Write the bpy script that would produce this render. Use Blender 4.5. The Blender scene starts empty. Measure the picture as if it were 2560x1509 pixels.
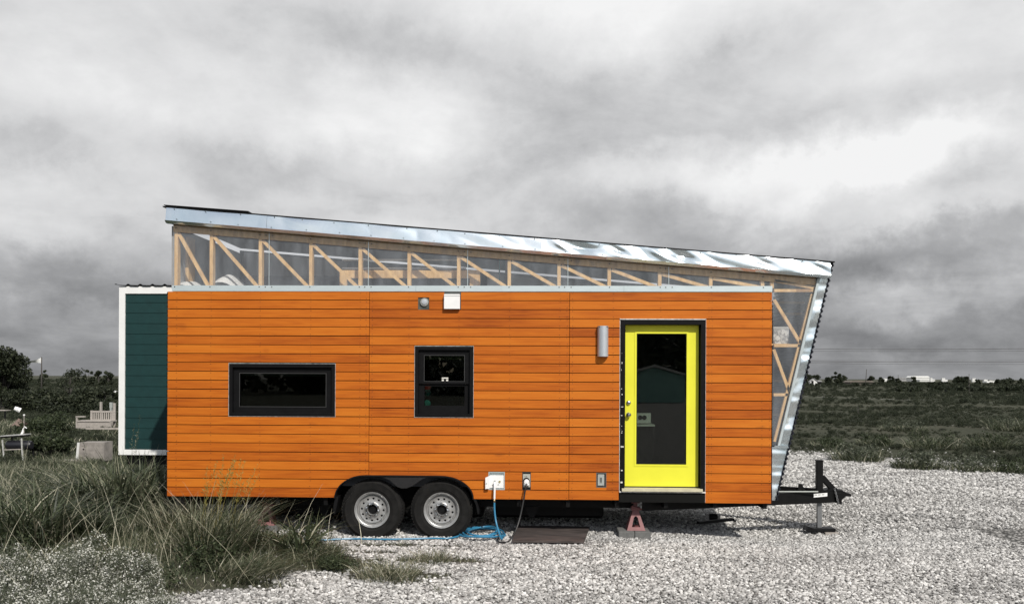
import bpy, bmesh, math, random
import numpy as np
from mathutils import Vector, Matrix, noise

random.seed(7); np.random.seed(7)
sc = bpy.context.scene
COL = sc.collection

# ------------------------------------------------------------------ camera
F = 2217.0; YAW = math.radians(1.83); ROLL = math.radians(0.25); HOR = 943.0
CX, CY, CZ = 4.703, -11.05, 2.0
_f = Vector((-math.sin(YAW), math.cos(YAW), 0)); _r0 = Vector((math.cos(YAW), math.sin(YAW), 0)); _u0 = Vector((0, 0, 1))
_r = _r0*math.cos(ROLL) + _u0*math.sin(ROLL); _u = _u0*math.cos(ROLL) - _r0*math.sin(ROLL)
cam_d = bpy.data.cameras.new('camera'); cam = bpy.data.objects.new('camera', cam_d); COL.objects.link(cam)
M = Matrix((( _r.x, _u.x, -_f.x, CX), (_r.y, _u.y, -_f.y, CY), (_r.z, _u.z, -_f.z, CZ), (0, 0, 0, 1)))
cam.matrix_world = M
cam_d.sensor_width = 36; cam_d.lens = 36*F/2560
cam_d.shift_y = (HOR-754.5)/2560
cam_d.clip_start = 0.1; cam_d.clip_end = 9000
sc.camera = cam

def ray(px, py):
    return _f + _r*((px-1280)/F) + _u*((HOR-py)/F)
def w(px, py, Y=0.0):
    """surveyed pixel -> (x, z) on the vertical plane y = Y"""
    d = ray(px, py); t = (Y-CY)/d.y
    return CX+d.x*t, CZ+d.z*t
def g(px, py, z=0.0):
    """surveyed pixel -> (x, y) on the level z"""
    d = ray(px, py); t = (z-CZ)/d.z
    return CX+d.x*t, CY+d.y*t

# ------------------------------------------------------------------ light
SUNV = Vector((0.50, -1.0, 0.98)).normalized()      # towards the sun
EL = math.asin(SUNV.z); AZ = math.atan2(SUNV.x, SUNV.y)
sd = bpy.data.lights.new('sun', 'SUN'); sd.energy = 4.0; sd.angle = math.radians(0.6); sd.color = (1, .955, .88)
so = bpy.data.objects.new('sun', sd); COL.objects.link(so)
so.rotation_euler = (-SUNV).to_track_quat('-Z', 'Y').to_euler(); so.location = (5, -20, 20)

world = bpy.data.worlds.new('World'); sc.world = world; world.use_nodes = True
nt = world.node_tree; nt.nodes.clear()
def N(t, typ, **k):
    n = t.nodes.new(typ)
    for a, v in k.items(): setattr(n, a, v)
    return n
def lk(t, a, b): t.links.new(a, b)
def math_(t, op, a, b=None, c=None, clamp=False):
    n = N(t, 'ShaderNodeMath', operation=op); n.use_clamp = clamp
    for i, v in enumerate((a, b, c)):
        if v is None: continue
        if isinstance(v, (int, float)): n.inputs[i].default_value = v
        else: lk(t, v, n.inputs[i])
    return n.outputs[0]
def vmath(t, op, a, b=None):
    n = N(t, 'ShaderNodeVectorMath', operation=op)
    for i, v in enumerate((a, b)):
        if v is None: continue
        if isinstance(v, (tuple, list)): n.inputs[i].default_value = v
        else: lk(t, v, n.inputs[i])
    return n
def maprange(t, v, a, b, c, d, smooth=False):
    n = N(t, 'ShaderNodeMapRange'); n.clamp = True
    if smooth: n.interpolation_type = 'SMOOTHSTEP'
    lk(t, v, n.inputs[0])
    for i, q in zip((1, 2, 3, 4), (a, b, c, d)): n.inputs[i].default_value = q
    return n.outputs[0]

tc = N(nt, 'ShaderNodeTexCoord')
dirn = vmath(nt, 'NORMALIZE', tc.outputs['Generated']).outputs[0]
sx = N(nt, 'ShaderNodeSeparateXYZ'); lk(nt, dirn, sx.inputs[0])
X_, Y_, Z_ = sx.outputs
az = math_(nt, 'ARCTAN2', X_, Y_); el = math_(nt, 'ARCSINE', Z_)
# cloud-layer coordinates: flatten towards the horizon as a real cloud deck does
den = math_(nt, 'ADD', math_(nt, 'MAXIMUM', Z_, 0.0), 0.26)
cc = N(nt, 'ShaderNodeCombineXYZ'); lk(nt, math_(nt, 'DIVIDE', X_, den), cc.inputs[0]); lk(nt, math_(nt, 'DIVIDE', Y_, den), cc.inputs[1])
def wnoise(vec, scale, detail, rough=.55, dist=0.0):
    n = N(nt, 'ShaderNodeTexNoise'); n.inputs['Scale'].default_value = scale; n.inputs['Detail'].default_value = detail
    n.inputs['Roughness'].default_value = rough; n.inputs['Distortion'].default_value = dist
    lk(nt, vec, n.inputs['Vector']); return n
warpn = wnoise(dirn, 3.2, 8, .62)
wv = vmath(nt, 'SUBTRACT', warpn.outputs['Color'], (.5, .5, .5)).outputs[0]
wv = vmath(nt, 'MULTIPLY', wv, (.34, .22, 0)).outputs[0]
ae = N(nt, 'ShaderNodeCombineXYZ'); lk(nt, az, ae.inputs[0]); lk(nt, el, ae.inputs[1])
pos = vmath(nt, 'ADD', ae.outputs[0], wv).outputs[0]
def azel(px, py):
    d = ray(px, py).normalized(); return math.atan2(d.x, d.y), math.asin(d.z)
base = N(nt, 'ShaderNodeValToRGB'); cr = base.color_ramp
lk(nt, maprange(nt, el, 0, .5, 0, 1), base.inputs[0])
stops = [(0, .545), (.06, .575), (.16, .665), (.28, .785), (.42, .86), (.6, .875), (1, .87)]
while len(cr.elements) < len(stops): cr.elements.new(.5)
for e, (p, v) in zip(cr.elements, stops): e.position = p; e.color = (v, v, v, 1)
val = base.outputs[0]
blobs = [(200,150,420,210,.02),(420,330,220,110,.03),(900,300,300,120,.13),(1560,50,520,130,.15),(1950,440,460,80,.17),
         (2380,380,350,80,.12),(1050,570,330,60,.06),(2330,545,300,50,.09),(60,570,230,90,.08),(640,600,300,60,.05),
         (730,50,230,90,-.09),(1180,140,360,110,-.11),(1380,340,300,120,-.13),(700,420,480,60,-.07),(1560,530,330,60,-.11),
         (2150,320,460,70,-.08),(2060,600,520,50,-.13),(2450,620,300,60,-.10),(60,430,250,60,-.07),(200,745,420,45,-.09),
         (2350,770,420,45,-.09),(1750,230,300,70,-.06),(130,640,200,40,.05),(2250,700,300,35,.05),(2300,430,240,45,.05)]
for px, py, rx, ry, dl in blobs:
    a, e = azel(px, py)
    q = vmath(nt, 'SUBTRACT', pos, (a, e, 0)).outputs[0]
    q = vmath(nt, 'MULTIPLY', q, (F/rx*.86, F/ry*.9, 0)).outputs[0]
    L = vmath(nt, 'LENGTH', q).outputs['Value']
    val = math_(nt, 'ADD', val, maprange(nt, L, 0.12, 1.25, dl, 0, True))
n1 = wnoise(cc.outputs[0], 2.1, 10, .60, .45).outputs[0]
val = math_(nt, 'ADD', val, math_(nt, 'MULTIPLY', math_(nt, 'SUBTRACT', n1, .5), .36))
val = math_(nt, 'ADD', val, maprange(nt, Y_, .1, -.6, 0, .13, True))  # added brightening of the unseen sky behind the camera, for the foil reflections
n3 = wnoise(vmath(nt, 'MULTIPLY', dirn, (1, 1, 1.55)).outputs[0], 5.2, 11, .62, .15).outputs[0]
val = math_(nt, 'ADD', val, math_(nt, 'MULTIPLY', math_(nt, 'SUBTRACT', n3, .5), .30))
n4 = wnoise(vmath(nt, 'MULTIPLY', dirn, (1, 1, 1.5)).outputs[0], 15, 9, .62, .2).outputs[0]
val = math_(nt, 'ADD', val, math_(nt, 'MULTIPLY', math_(nt, 'SUBTRACT', n4, .5), .13))
val = math_(nt, 'MINIMUM', val, math_(nt, 'ADD', math_(nt, 'MULTIPLY', math_(nt, 'SUBTRACT', val, .83), .60), .83))
val = math_(nt, 'MINIMUM', math_(nt, 'MAXIMUM', val, .3), .955)
lum = math_(nt, 'POWER', val, 2.2)
ccol = N(nt, 'ShaderNodeMix', data_type='RGBA'); lk(nt, val, ccol.inputs[0])
ccol.inputs['A'].default_value = (.93, .96, 1.03, 1); ccol.inputs['B'].default_value = (1, 1, 1, 1)
cloud = vmath(nt, 'SCALE', ccol.outputs['Result']); lk(nt, lum, cloud.inputs['Scale'])
nish = N(nt, 'ShaderNodeTexSky'); nish.sky_type = 'NISHITA'; nish.sun_disc = False
nish.sun_elevation = EL; nish.sun_rotation = AZ
nsc = vmath(nt, 'SCALE', nish.outputs[0]); nsc.inputs['Scale'].default_value = 0.09
# breaks in the cloud deck on the sun's side of the sky
gap = maprange(nt, wnoise(cc.outputs[0], .8, 5, .55).outputs[0], .36, .55, 0, 1)
gap = math_(nt, 'MULTIPLY', gap, maprange(nt, Y_, .1, -.5, 0, .9, True))
mx = N(nt, 'ShaderNodeMix', data_type='RGBA'); lk(nt, gap, mx.inputs[0]); lk(nt, cloud.outputs[0], mx.inputs['A']); lk(nt, nsc.outputs[0], mx.inputs['B'])
bg = N(nt, 'ShaderNodeBackground'); lk(nt, mx.outputs['Result'], bg.inputs[0]); bg.inputs[1].default_value = 1.0
wo = N(nt, 'ShaderNodeOutputWorld'); lk(nt, bg.outputs[0], wo.inputs[0])

sc.view_settings.view_transform = 'Standard'; sc.view_settings.look = 'None'
sc.view_settings.exposure = 0; sc.view_settings.gamma = 1; sc.view_settings.use_curve_mapping = False
sc.render.engine = 'CYCLES'
sc.cycles.transparent_max_bounces = 16

# ------------------------------------------------------------------ helpers
class MB:
    def __init__(s): s.v = []; s.f = []
    def add(s, vs, fs):
        o = len(s.v); s.v += [tuple(v) for v in vs]; s.f += [tuple(i+o for i in f) for f in fs]; return s
    def box(s, x0, x1, y0, y1, z0, z1):
        v = [(x0,y0,z0),(x1,y0,z0),(x1,y1,z0),(x0,y1,z0),(x0,y0,z1),(x1,y0,z1),(x1,y1,z1),(x0,y1,z1)]
        return s.add(v, [(0,1,5,4),(1,2,6,5),(2,3,7,6),(3,0,4,7),(4,5,6,7),(3,2,1,0)])
    def prism(s, poly, y0, y1):
        """poly: (x,z) counter-clockwise seen from -y"""
        n = len(poly)
        v = [(x, y0, z) for x, z in poly]+[(x, y1, z) for x, z in poly]
        f = [tuple(range(n)), tuple(range(2*n-1, n-1, -1))]
        f += [(i, n+i, n+(i+1) % n, (i+1) % n) for i in range(n)]
        return s.add(v, f)
    def bar(s, a, b, wd, y0, y1):
        """flat bar in xz from a to b, width wd"""
        d = Vector((b[0]-a[0], b[1]-a[1])); d.normalize(); n = Vector((-d.y, d.x))*wd/2
        return s.prism([(a[0]-n.x, a[1]-n.y), (b[0]-n.x, b[1]-n.y), (b[0]+n.x, b[1]+n.y), (a[0]+n.x, a[1]+n.y)], y0, y1)
    def ring(s, x0, x1, z0, z1, t, y0, y1, tb=None, tt=None):
        tb = t if tb is None else tb; tt = t if tt is None else tt
        s.box(x0, x1, y0, y1, z1-tt, z1); s.box(x0, x1, y0, y1, z0, z0+tb)
        s.box(x0, x0+t, y0, y1, z0+tb, z1-tt); s.box(x1-t, x1, y0, y1, z0+tb, z1-tt); return s
    def beam(s, a, b, wd, h, up=(0, 0, 1)):
        a = Vector(a); b = Vector(b); d = (b-a).normalized(); up = Vector(up)
        if abs(d.dot(up)) > .98: up = Vector((0, 1, 0))
        sd_ = d.cross(up).normalized()*wd/2; u_ = sd_.cross(d).normalized()*h/2
        v = [a-sd_-u_, a+sd_-u_, a+sd_+u_, a-sd_+u_, b-sd_-u_, b+sd_-u_, b+sd_+u_, b-sd_+u_]
        return s.add(v, [(3,2,1,0),(4,5,6,7),(0,1,5,4),(1,2,6,5),(2,3,7,6),(3,0,4,7)])
    def tube(s, pts, r, n=8, cap=True):
        pts = [Vector(p) for p in pts]; rr = r if isinstance(r, (list, tuple)) else [r]*len(pts)
        rings = []; up = Vector((0, 0, 1)); prev = None
        for i, p in enumerate(pts):
            t = (pts[min(i+1, len(pts)-1)]-pts[max(i-1, 0)]).normalized()
            if prev is None:
                a = t.cross(up if abs(t.z) < .9 else Vector((1, 0, 0))).normalized()
            else: a = (prev-t*prev.dot(t)).normalized()
            prev = a; b = t.cross(a)
            rings.append([p+(a*math.cos(2*math.pi*k/n)+b*math.sin(2*math.pi*k/n))*rr[i] for k in range(n)])
        v = [q for R in rings for q in R]; f = []
        for i in range(len(rings)-1):
            for k in range(n): f.append((i*n+k, i*n+(k+1) % n, (i+1)*n+(k+1) % n, (i+1)*n+k))
        if cap: f += [tuple(range(n-1, -1, -1)), tuple(range((len(rings)-1)*n, len(rings)*n))]
        return s.add(v, f)
    def lathe(s, prof, c, n=40, ax='Y'):
        """prof: (r, along-axis)"""
        v = []; f = []
        for r, a in prof:
            for k in range(n):
                t = 2*math.pi*k/n
                if ax == 'Y': v.append((c[0]+r*math.cos(t), c[1]+a, c[2]+r*math.sin(t)))
                elif ax == 'X': v.append((c[0]+a, c[1]+r*math.cos(t), c[2]+r*math.sin(t)))
                else: v.append((c[0]+r*math.cos(t), c[1]+r*math.sin(t), c[2]+a))
        for i in range(len(prof)-1):
            for k in range(n): f.append((i*n+k, i*n+(k+1) % n, (i+1)*n+(k+1) % n, (i+1)*n+k))
        return s.add(v, f)
    def disc(s, c, r, n=12, ax='Y'):
        v = []
        for k in range(n):
            t = 2*math.pi*k/n
            v.append((c[0]+r*math.cos(t), c[1], c[2]+r*math.sin(t)) if ax == 'Y' else (c[0]+r*math.cos(t), c[1]+r*math.sin(t), c[2]))
        return s.add(v, [tuple(range(n))])
    def build(s, name, m, parent=None, smooth=False, bevel=0):
        me = bpy.data.meshes.new(name); me.from_pydata(s.v, [], s.f)
        bm = bmesh.new(); bm.from_mesh(me); bmesh.ops.recalc_face_normals(bm, faces=bm.faces)
        if smooth:
            for e in bm.edges:
                e.smooth = not (len(e.link_faces) == 2 and e.calc_face_angle(0) > .6)
        bm.to_mesh(me); bm.free()
        if smooth:
            for p in me.polygons: p.use_smooth = True
        o = bpy.data.objects.new(name, me); COL.objects.link(o)
        if m: me.materials.append(m)
        if parent is not None:
            o.parent = parent
            l = parent.get('_o')
            if parent.type == 'EMPTY' and parent.parent is None: o.location = -parent.location
            elif parent.type == 'EMPTY': o.location = -(parent.location+parent.parent.location)
        if bevel:
            b = o.modifiers.new('bevel', 'BEVEL'); b.width = bevel; b.segments = 1; b.limit_method = 'ANGLE'
        return o
# all meshes above are written in world coordinates; a child of a root at L is shifted back by L
def tag(o, label=None, cat=None, group=None, kind=None):
    if label: o['label'] = label
    if cat: o['category'] = cat
    if group: o['group'] = group
    if kind: o['kind'] = kind
    return o
def thing(name, label, cat, loc=(0, 0, 0), group=None):
    o = bpy.data.objects.new(name, None); COL.objects.link(o); o.location = loc
    o.empty_display_size = .2
    return tag(o, label, cat, group)
def sub(name, parent, loc=(0, 0, 0)):
    o = bpy.data.objects.new(name, None); COL.objects.link(o); o.parent = parent; o.location = loc; return o
def np_obj(name, V, Fc, m, parent=None, attr=None, smooth=False):
    """fast mesh from numpy arrays; Fc (M,3) or (M,4); attr: per-vertex float 'tint'"""
    me = bpy.data.meshes.new(name); V = np.asarray(V, np.float32); Fc = np.asarray(Fc, np.int32)
    k = Fc.shape[1]
    me.vertices.add(len(V)); me.vertices.foreach_set('co', V.ravel())
    me.loops.add(Fc.size); me.loops.foreach_set('vertex_index', Fc.ravel())
    me.polygons.add(len(Fc)); me.polygons.foreach_set('loop_start', np.arange(0, Fc.size, k, dtype=np.int32))
    me.polygons.foreach_set('loop_total', np.full(len(Fc), k, np.int32))
    if attr is not None:
        a = me.attributes.new('tint', 'FLOAT', 'POINT'); a.data.foreach_set('value', np.asarray(attr, np.float32))
    me.update(calc_edges=True); me.validate()
    if smooth: me.polygons.foreach_set('use_smooth', np.ones(len(Fc), bool))
    me.materials.append(m)
    o = bpy.data.objects.new(name, me); COL.objects.link(o)
    if parent is not None: o.parent = parent
    return o

# ------------------------------------------------------------------ materials
def newmat(name):
    m = bpy.data.materials.new(name); m.use_nodes = True; t = m.node_tree
    return m, t, t.nodes['Principled BSDF']
def tex(t, scale, detail=4, rough=.55, coord='Object', stretch=(1, 1, 1), dist=0, off=None):
    c = N(t, 'ShaderNodeTexCoord'); src = c.outputs[coord]
    if off is not None:
        ad = vmath(t, 'ADD', src); lk(t, off, ad.inputs[1]); src = ad.outputs[0]
    v = vmath(t, 'MULTIPLY', src, stretch)
    n = N(t, 'ShaderNodeTexNoise'); n.inputs['Scale'].default_value = scale; n.inputs['Detail'].default_value = detail
    n.inputs['Roughness'].default_value = rough; n.inputs['Distortion'].default_value = dist
    lk(t, v.outputs[0], n.inputs['Vector']); return n
def ramp(t, fac, stops):
    r = N(t, 'ShaderNodeValToRGB'); e = r.color_ramp.elements
    while len(e) < len(stops): e.new(.5)
    for q, (p, c) in zip(e, stops): q.position = p; q.color = (*c, 1)
    lk(t, fac, r.inputs[0]); return r.outputs[0]
def bump(t, b, h, strength, dist=.01):
    n = N(t, 'ShaderNodeBump'); n.inputs['Strength'].default_value = strength; n.inputs['Distance'].default_value = dist
    lk(t, h, n.inputs['Height']); lk(t, n.outputs[0], b.inputs['Normal'])
def simple(name, c, rough=.6, metal=0, var=.12, scale=6, bmp=0, spec=.5, stretch=(1, 1, 1), rv=0):
    m, t, b = newmat(name)
    n = tex(t, scale, 6, .6, stretch=stretch)
    lo = tuple(x*(1-var) for x in c); hi = tuple(min(1, x*(1+var)) for x in c)
    lk(t, ramp(t, n.outputs[0], [(.3, lo), (.7, hi)]), b.inputs['Base Color'])
    b.inputs['Roughness'].default_value = rough; b.inputs['Metallic'].default_value = metal
    b.inputs['Specular IOR Level'].default_value = spec
    if rv: lk(t, maprange(t, n.outputs[0], .3, .7, rough-rv, rough+rv), b.inputs['Roughness'])
    if bmp: bump(t, b, n.outputs[0], bmp)
    return m

def cedar():
    m, t, b = newmat('oiled_cedar')
    oi = N(t, 'ShaderNodeObjectInfo'); rnd = oi.outputs['Random']
    cx = N(t, 'ShaderNodeCombineXYZ'); lk(t, math_(t, 'MULTIPLY', rnd, 37), cx.inputs[0]); lk(t, math_(t, 'MULTIPLY', rnd, 91), cx.inputs[2])
    gr = tex(t, 5.5, 7, .62, stretch=(.35, 2, 7), dist=.6, off=cx.outputs[0])
    bl = tex(t, 1.1, 3, .5, stretch=(1, 1, 2.5), off=cx.outputs[0])
    fine = tex(t, 30, 4, .6, stretch=(.12, 1, 6), off=cx.outputs[0])
    a = math_(t, 'ADD', math_(t, 'MULTIPLY', gr.outputs[0], .55), math_(t, 'MULTIPLY', bl.outputs[0], .45))
    a = math_(t, 'ADD', a, math_(t, 'MULTIPLY', math_(t, 'SUBTRACT', fine.outputs[0], .5), .22))
    a = math_(t, 'ADD', a, math_(t, 'MULTIPLY', math_(t, 'SUBTRACT', rnd, .5), .24))
    col = ramp(t, a, [(.22, (.25, .050, .006)), (.40, (.41, .098, .009)), (.56, (.51, .136, .012)), (.78, (.58, .180, .018))])
    kn = tex(t, 2.3, 1, .3, stretch=(1.2, 1, 1.6), off=cx.outputs[0])
    dk = maprange(t, kn.outputs[0], .71, .80, 0, .45)
    mx = N(t, 'ShaderNodeMix', data_type='RGBA'); lk(t, dk, mx.inputs[0]); lk(t, col, mx.inputs['A']); mx.inputs['B'].default_value = (.17, .035, .008, 1)
    lk(t, mx.outputs['Result'], b.inputs['Base Color']); b.inputs['Roughness'].default_value = .52
    b.inputs['Specular IOR Level'].default_value = .18
    bump(t, b, fine.outputs[0], .15, .004); return m
def pine(name='pine', c0=(.58, .34, .13), c1=(.84, .55, .25)):
    m, t, b = newmat(name)
    oi = N(t, 'ShaderNodeObjectInfo'); cx = N(t, 'ShaderNodeCombineXYZ'); lk(t, math_(t, 'MULTIPLY', oi.outputs['Random'], 50), cx.inputs[0])
    n = tex(t, 9, 5, .6, stretch=(2.5, 1, .7), off=cx.outputs[0])
    col = ramp(t, n.outputs[0], [(.3, c0), (.65, c1)])
    kn = tex(t, 5, 1, .3, off=cx.outputs[0]); dk = maprange(t, kn.outputs[0], .72, .78, 0, .6)
    mx = N(t, 'ShaderNodeMix', data_type='RGBA'); lk(t, dk, mx.inputs[0]); lk(t, col, mx.inputs['A']); mx.inputs['B'].default_value = (.2, .08, .03, 1)
    lk(t, mx.outputs['Result'], b.inputs['Base Color']); b.inputs['Roughness'].default_value = .6; return m
def foil():
    m, t, b = newmat('galvanised_flashing')
    n = tex(t, 3, 4, .5, stretch=(1, 1, .35)); n2 = tex(t, 60, 3, .6)
    lk(t, ramp(t, n.outputs[0], [(.3, (.66, .77, .82)), (.7, (.88, .93, .95))]), b.inputs['Base Color'])
    b.inputs['Metallic'].default_value = .93
    lk(t, maprange(t, n2.outputs[0], .3, .7, .24, .27), b.inputs['Roughness'])
    bump(t, b, n.outputs[0], .05, .02); return m
def schlick(t, f0):
    gm_ = N(t, 'ShaderNodeNewGeometry'); d = vmath(t, 'DOT_PRODUCT', gm_.outputs['Normal'], None); lk(t, gm_.outputs['Incoming'], d.inputs[1])
    c = math_(t, 'SUBTRACT', 1.0, math_(t, 'ABSOLUTE', d.outputs['Value']), clamp=True)
    return math_(t, 'ADD', math_(t, 'MULTIPLY', math_(t, 'POWER', c, 5), 1-f0), f0, clamp=True)
def polycarb():
    m, t, b = newmat('clear_polycarbonate'); t.nodes.remove(b)
    tr = N(t, 'ShaderNodeBsdfTransparent'); tr.inputs[0].default_value = (.97, .975, .98, 1)
    df = N(t, 'ShaderNodeBsdfDiffuse'); df.inputs[0].default_value = (.62, .66, .72, 1)
    n = tex(t, 7, 5, .6, stretch=(1, 1, .25))
    m1 = N(t, 'ShaderNodeMixShader'); lk(t, maprange(t, n.outputs[0], .35, .75, .05, .14), m1.inputs[0]); lk(t, tr.outputs[0], m1.inputs[1]); lk(t, df.outputs[0], m1.inputs[2])
    gl = N(t, 'ShaderNodeBsdfGlossy'); gl.inputs['Roughness'].default_value = .08
    m2 = N(t, 'ShaderNodeMixShader'); lk(t, schlick(t, .035), m2.inputs[0]); lk(t, m1.outputs[0], m2.inputs[1]); lk(t, gl.outputs[0], m2.inputs[2])
    lk(t, m2.outputs[0], t.nodes['Material Output'].inputs[0]); return m
def glass(name='window_glass', tint=(.50, .54, .52), f0=.05):
    m, t, b = newmat(name); t.nodes.remove(b)
    tr = N(t, 'ShaderNodeBsdfTransparent'); tr.inputs[0].default_value = (*tint, 1)
    gl = N(t, 'ShaderNodeBsdfGlossy'); gl.inputs['Roughness'].default_value = .01
    n = tex(t, 2, 2); bp = N(t, 'ShaderNodeBump'); bp.inputs['Strength'].default_value = .04; lk(t, n.outputs[0], bp.inputs['Height']); lk(t, bp.outputs[0], gl.inputs['Normal'])
    m2 = N(t, 'ShaderNodeMixShader'); lk(t, schlick(t, f0), m2.inputs[0]); lk(t, tr.outputs[0], m2.inputs[1]); lk(t, gl.outputs[0], m2.inputs[2])
    lk(t, m2.outputs[0], t.nodes['Material Output'].inputs[0]); return m
def tinted(name, stops, rough=.6, trans=.25):
    """foliage: colour by the leaf's own 'tint' attribute"""
    m, t, b = newmat(name)
    a = N(t, 'ShaderNodeAttribute'); a.attribute_name = 'tint'
    col = ramp(t, a.outputs['Fac'], stops)
    lk(t, col, b.inputs['Base Color']); b.inputs['Roughness'].default_value = rough; b.inputs['Specular IOR Level'].default_value = .25
    tl = N(t, 'ShaderNodeBsdfTranslucent'); lk(t, col, tl.inputs[0])
    mx = N(t, 'ShaderNodeMixShader'); mx.inputs[0].default_value = trans
    lk(t, b.outputs[0], mx.inputs[1]); lk(t, tl.outputs[0], mx.inputs[2]); lk(t, mx.outputs[0], t.nodes['Material Output'].inputs[0]); return m

CEDAR = cedar(); PINE = pine(); FOIL = foil(); POLY = polycarb(); GLASS = glass()
DGLASS = glass('door_glass', (.60, .64, .60), .065)
BLACK = simple('black_painted_metal', (.006, .006, .0065), .5, 0, .3, 9, 0, .2, rv=.1)
FRAMEB = simple('black_window_frame', (.005, .005, .0055), .6, 0, .3, 14, .05, .12)
MEMB = simple('black_membrane', (.004, .004, .0035), .8, spec=.2)
CHASSIS = simple('black_chassis_paint', (.004, .004, .004), .5, 0, .4, 5, .1, .22)
RUBBER = simple('tyre_rubber', (.009, .0085, .008), .82, 0, .6, 9, .08, .25)
STEEL = simple('silver_wheel_paint', (.43, .43, .425), .34, .55, .2, 16, rv=.08)
CHROME = simple('chrome_hub', (.55, .55, .55), .22, 1.0, .05)
YELLOW = simple('chartreuse_door_paint', (.74, .72, .045), .48, 0, .05, 2.2, .03, .3)
SILL = simple('weathered_sill', (.52, .48, .34), .6, 0, .15, 12)
WHITEP = simple('white_paint', (.80, .80, .79), .5, 0, .04)
CAULK = simple('scuffed_caulk', (.55, .53, .50), .7, 0, .4, 22)
GALV = simple('galvanised_strip', (.68, .76, .77), .34, .55, .06, 3, .1, stretch=(1, 1, 3))
LAMPM = simple('brushed_lamp_metal', (.52, .55, .58), .42, .5, .05, 20)
GREYP = simple('grey_plastic', (.33, .35, .33), .5)
DGREY = simple('dark_grey_plastic', (.07, .075, .07), .5)
TEAL = simple('dark_teal_siding', (.006, .034, .034), .6, 0, .12, 8, .05, .3)
INTW = simple('interior_panel', (.30, .30, .30), .7, 0, .1)
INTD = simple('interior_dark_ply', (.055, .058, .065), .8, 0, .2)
FLOORM = simple('interior_floor', (.12, .07, .05), .6)
BED = simple('white_bedding', (.80, .79, .76), .85, 0, .05, 5, .2)
HOSE = simple('blue_hose', (.035, .19, .33), .35, 0, .1, 20)
CORD = simple('black_cord', (.015, .015, .015), .45)
RED = simple('faded_red_paint', (.22, .085, .085), .5, 0, .15, 12)
CONC = simple('concrete_block', (.13, .13, .125), .9, 0, .2, 25, .3)
MATM = simple('weathered_plywood', (.058, .046, .042), .75, 0, .6, 3.5, .2, stretch=(1, 2.5, 1))
GREYWOOD = simple('weathered_grey_wood', (.34, .31, .28), .8, 0, .2, 10, .2, stretch=(1, 1, 3))
BARK = simple('bark', (.05, .045, .04), .9, 0, .3, 14, .4)
DGREEN = simple('shed_cladding', (.32, .55, .50), .5, 0, .08, 2)
FARW = simple('far_white_wall', (.62, .62, .60), .7, 0, .08, .3)
FARR = simple('far_grey_roof', (.30, .30, .30), .6, 0, .15, .3)
FARB = simple('far_brown_roof', (.14, .12, .10), .8, 0, .3, .5)
CANVAS = simple('white_shade_cloth', (.85, .85, .83), .8, 0, .03)
POLE = simple('pole_timber', (.06, .055, .05), .9)

# ------------------------------------------------------------------ ground
def sstep(a, b, x):
    t = np.clip((x-a)/(b-a), 0, 1); return t*t*(3-2*t)
def vnoise(x, y, s, seed=0):
    """cheap smooth value noise"""
    x = np.asarray(x, float)*s+seed*17.3; y = np.asarray(y, float)*s+seed*9.1
    xi = np.floor(x); yi = np.floor(y); fx = x-xi; fy = y-yi
    fx = fx*fx*(3-2*fx); fy = fy*fy*(3-2*fy)
    def h(a, b): q = np.sin(a*127.1+b*311.7+seed*7.7)*43758.5453; return q-np.floor(q)
    return (h(xi, yi)*(1-fx)+h(xi+1, yi)*fx)*(1-fy)+(h(xi, yi+1)*(1-fx)+h(xi+1, yi+1)*fx)*fy
def hgt(x, y):
    x = np.asarray(x, float); y = np.asarray(y, float)
    r = np.hypot(x-4, y)
    h = .05*(vnoise(x, y, .5, 1)-.5)*np.clip(r/6, .25, 1)+.03*(vnoise(x, y, 1.7, 2)-.5)
    h = h-.10*np.exp(-((x-8.5)**2+(y-1.2)**2)/1.6**2)
    h = h+.5*(vnoise(x, y, .03, 3)-.5)*sstep(20, 90, y)
    return h
BX = [(-12, .4), (-4.2, .7), (-3.3, 1.05), (-2.9, 1.5), (-2.55, 2.0), (-2.2, 1.7), (-1.8, 2.75), (-1.2, 2.5), (-.6, 2.2), (0, 1.7), (.5, .8), (2, -.3), (5, -1.6), (13, -3)]
PATCH = [((974, 1440), .62, .26), ((1072, 1399), .50, .16), ((1005, 1362), .65, .10), ((860, 1412), .6, .3), ((1180, 1405), .3, .08), ((930, 1380), .3, .08), ((640, 1462), .55, .14)]
def gravel(x, y):
    """1 on the gravel pad, 0 on the meadow"""
    x = np.asarray(x, float); y = np.asarray(y, float)
    b = np.interp(y, [q[0] for q in BX], [q[1] for q in BX])
    e = .35*(vnoise(x, y, 1.6, 5)-.5)+.25*(vnoise(x, y, 5, 6)-.5)
    m = sstep(-.12, .16, x-b+e)
    far = np.interp(x, [-3, 8, 11.8, 16, 30], [13.5, 14.5, 13.2, 9.8, 5])
    m = m*(1-sstep(-1.6, 1.0, y-far+1.4*(vnoise(x, y, .8, 7)-.5)))
    for (px, py), rx, ry in PATCH:
        cx_, cy_ = g(px, py)
        d = np.hypot((x-cx_)/rx, (y-cy_)/ry)+.7*(vnoise(x, y, 6, 8)-.5)
        m = m*(1-.9*(1-sstep(.75, 1.1, d)))
    return m
def axis(lo, hi, c0, c1, fine):
    a = list(np.arange(c0, c1+1e-6, fine)); s = fine; x = c1
    while x < hi: s *= 1.16; x += s; a.append(min(x, hi))
    s = fine; x = c0; l = []
    while x > lo: s *= 1.16; x -= s; l.append(max(x, lo))
    return np.array(l[::-1]+a)
ax_ = axis(-3500, 3500, -9, 19, .14); ay_ = axis(-600, 6500, -4.5, 15, .14)
GX, GY = np.meshgrid(ax_, ay_); GZ = hgt(GX, GY)
V = np.stack([GX.ravel(), GY.ravel(), GZ.ravel()], 1); nx = len(ax_); ny = len(ay_)
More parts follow.
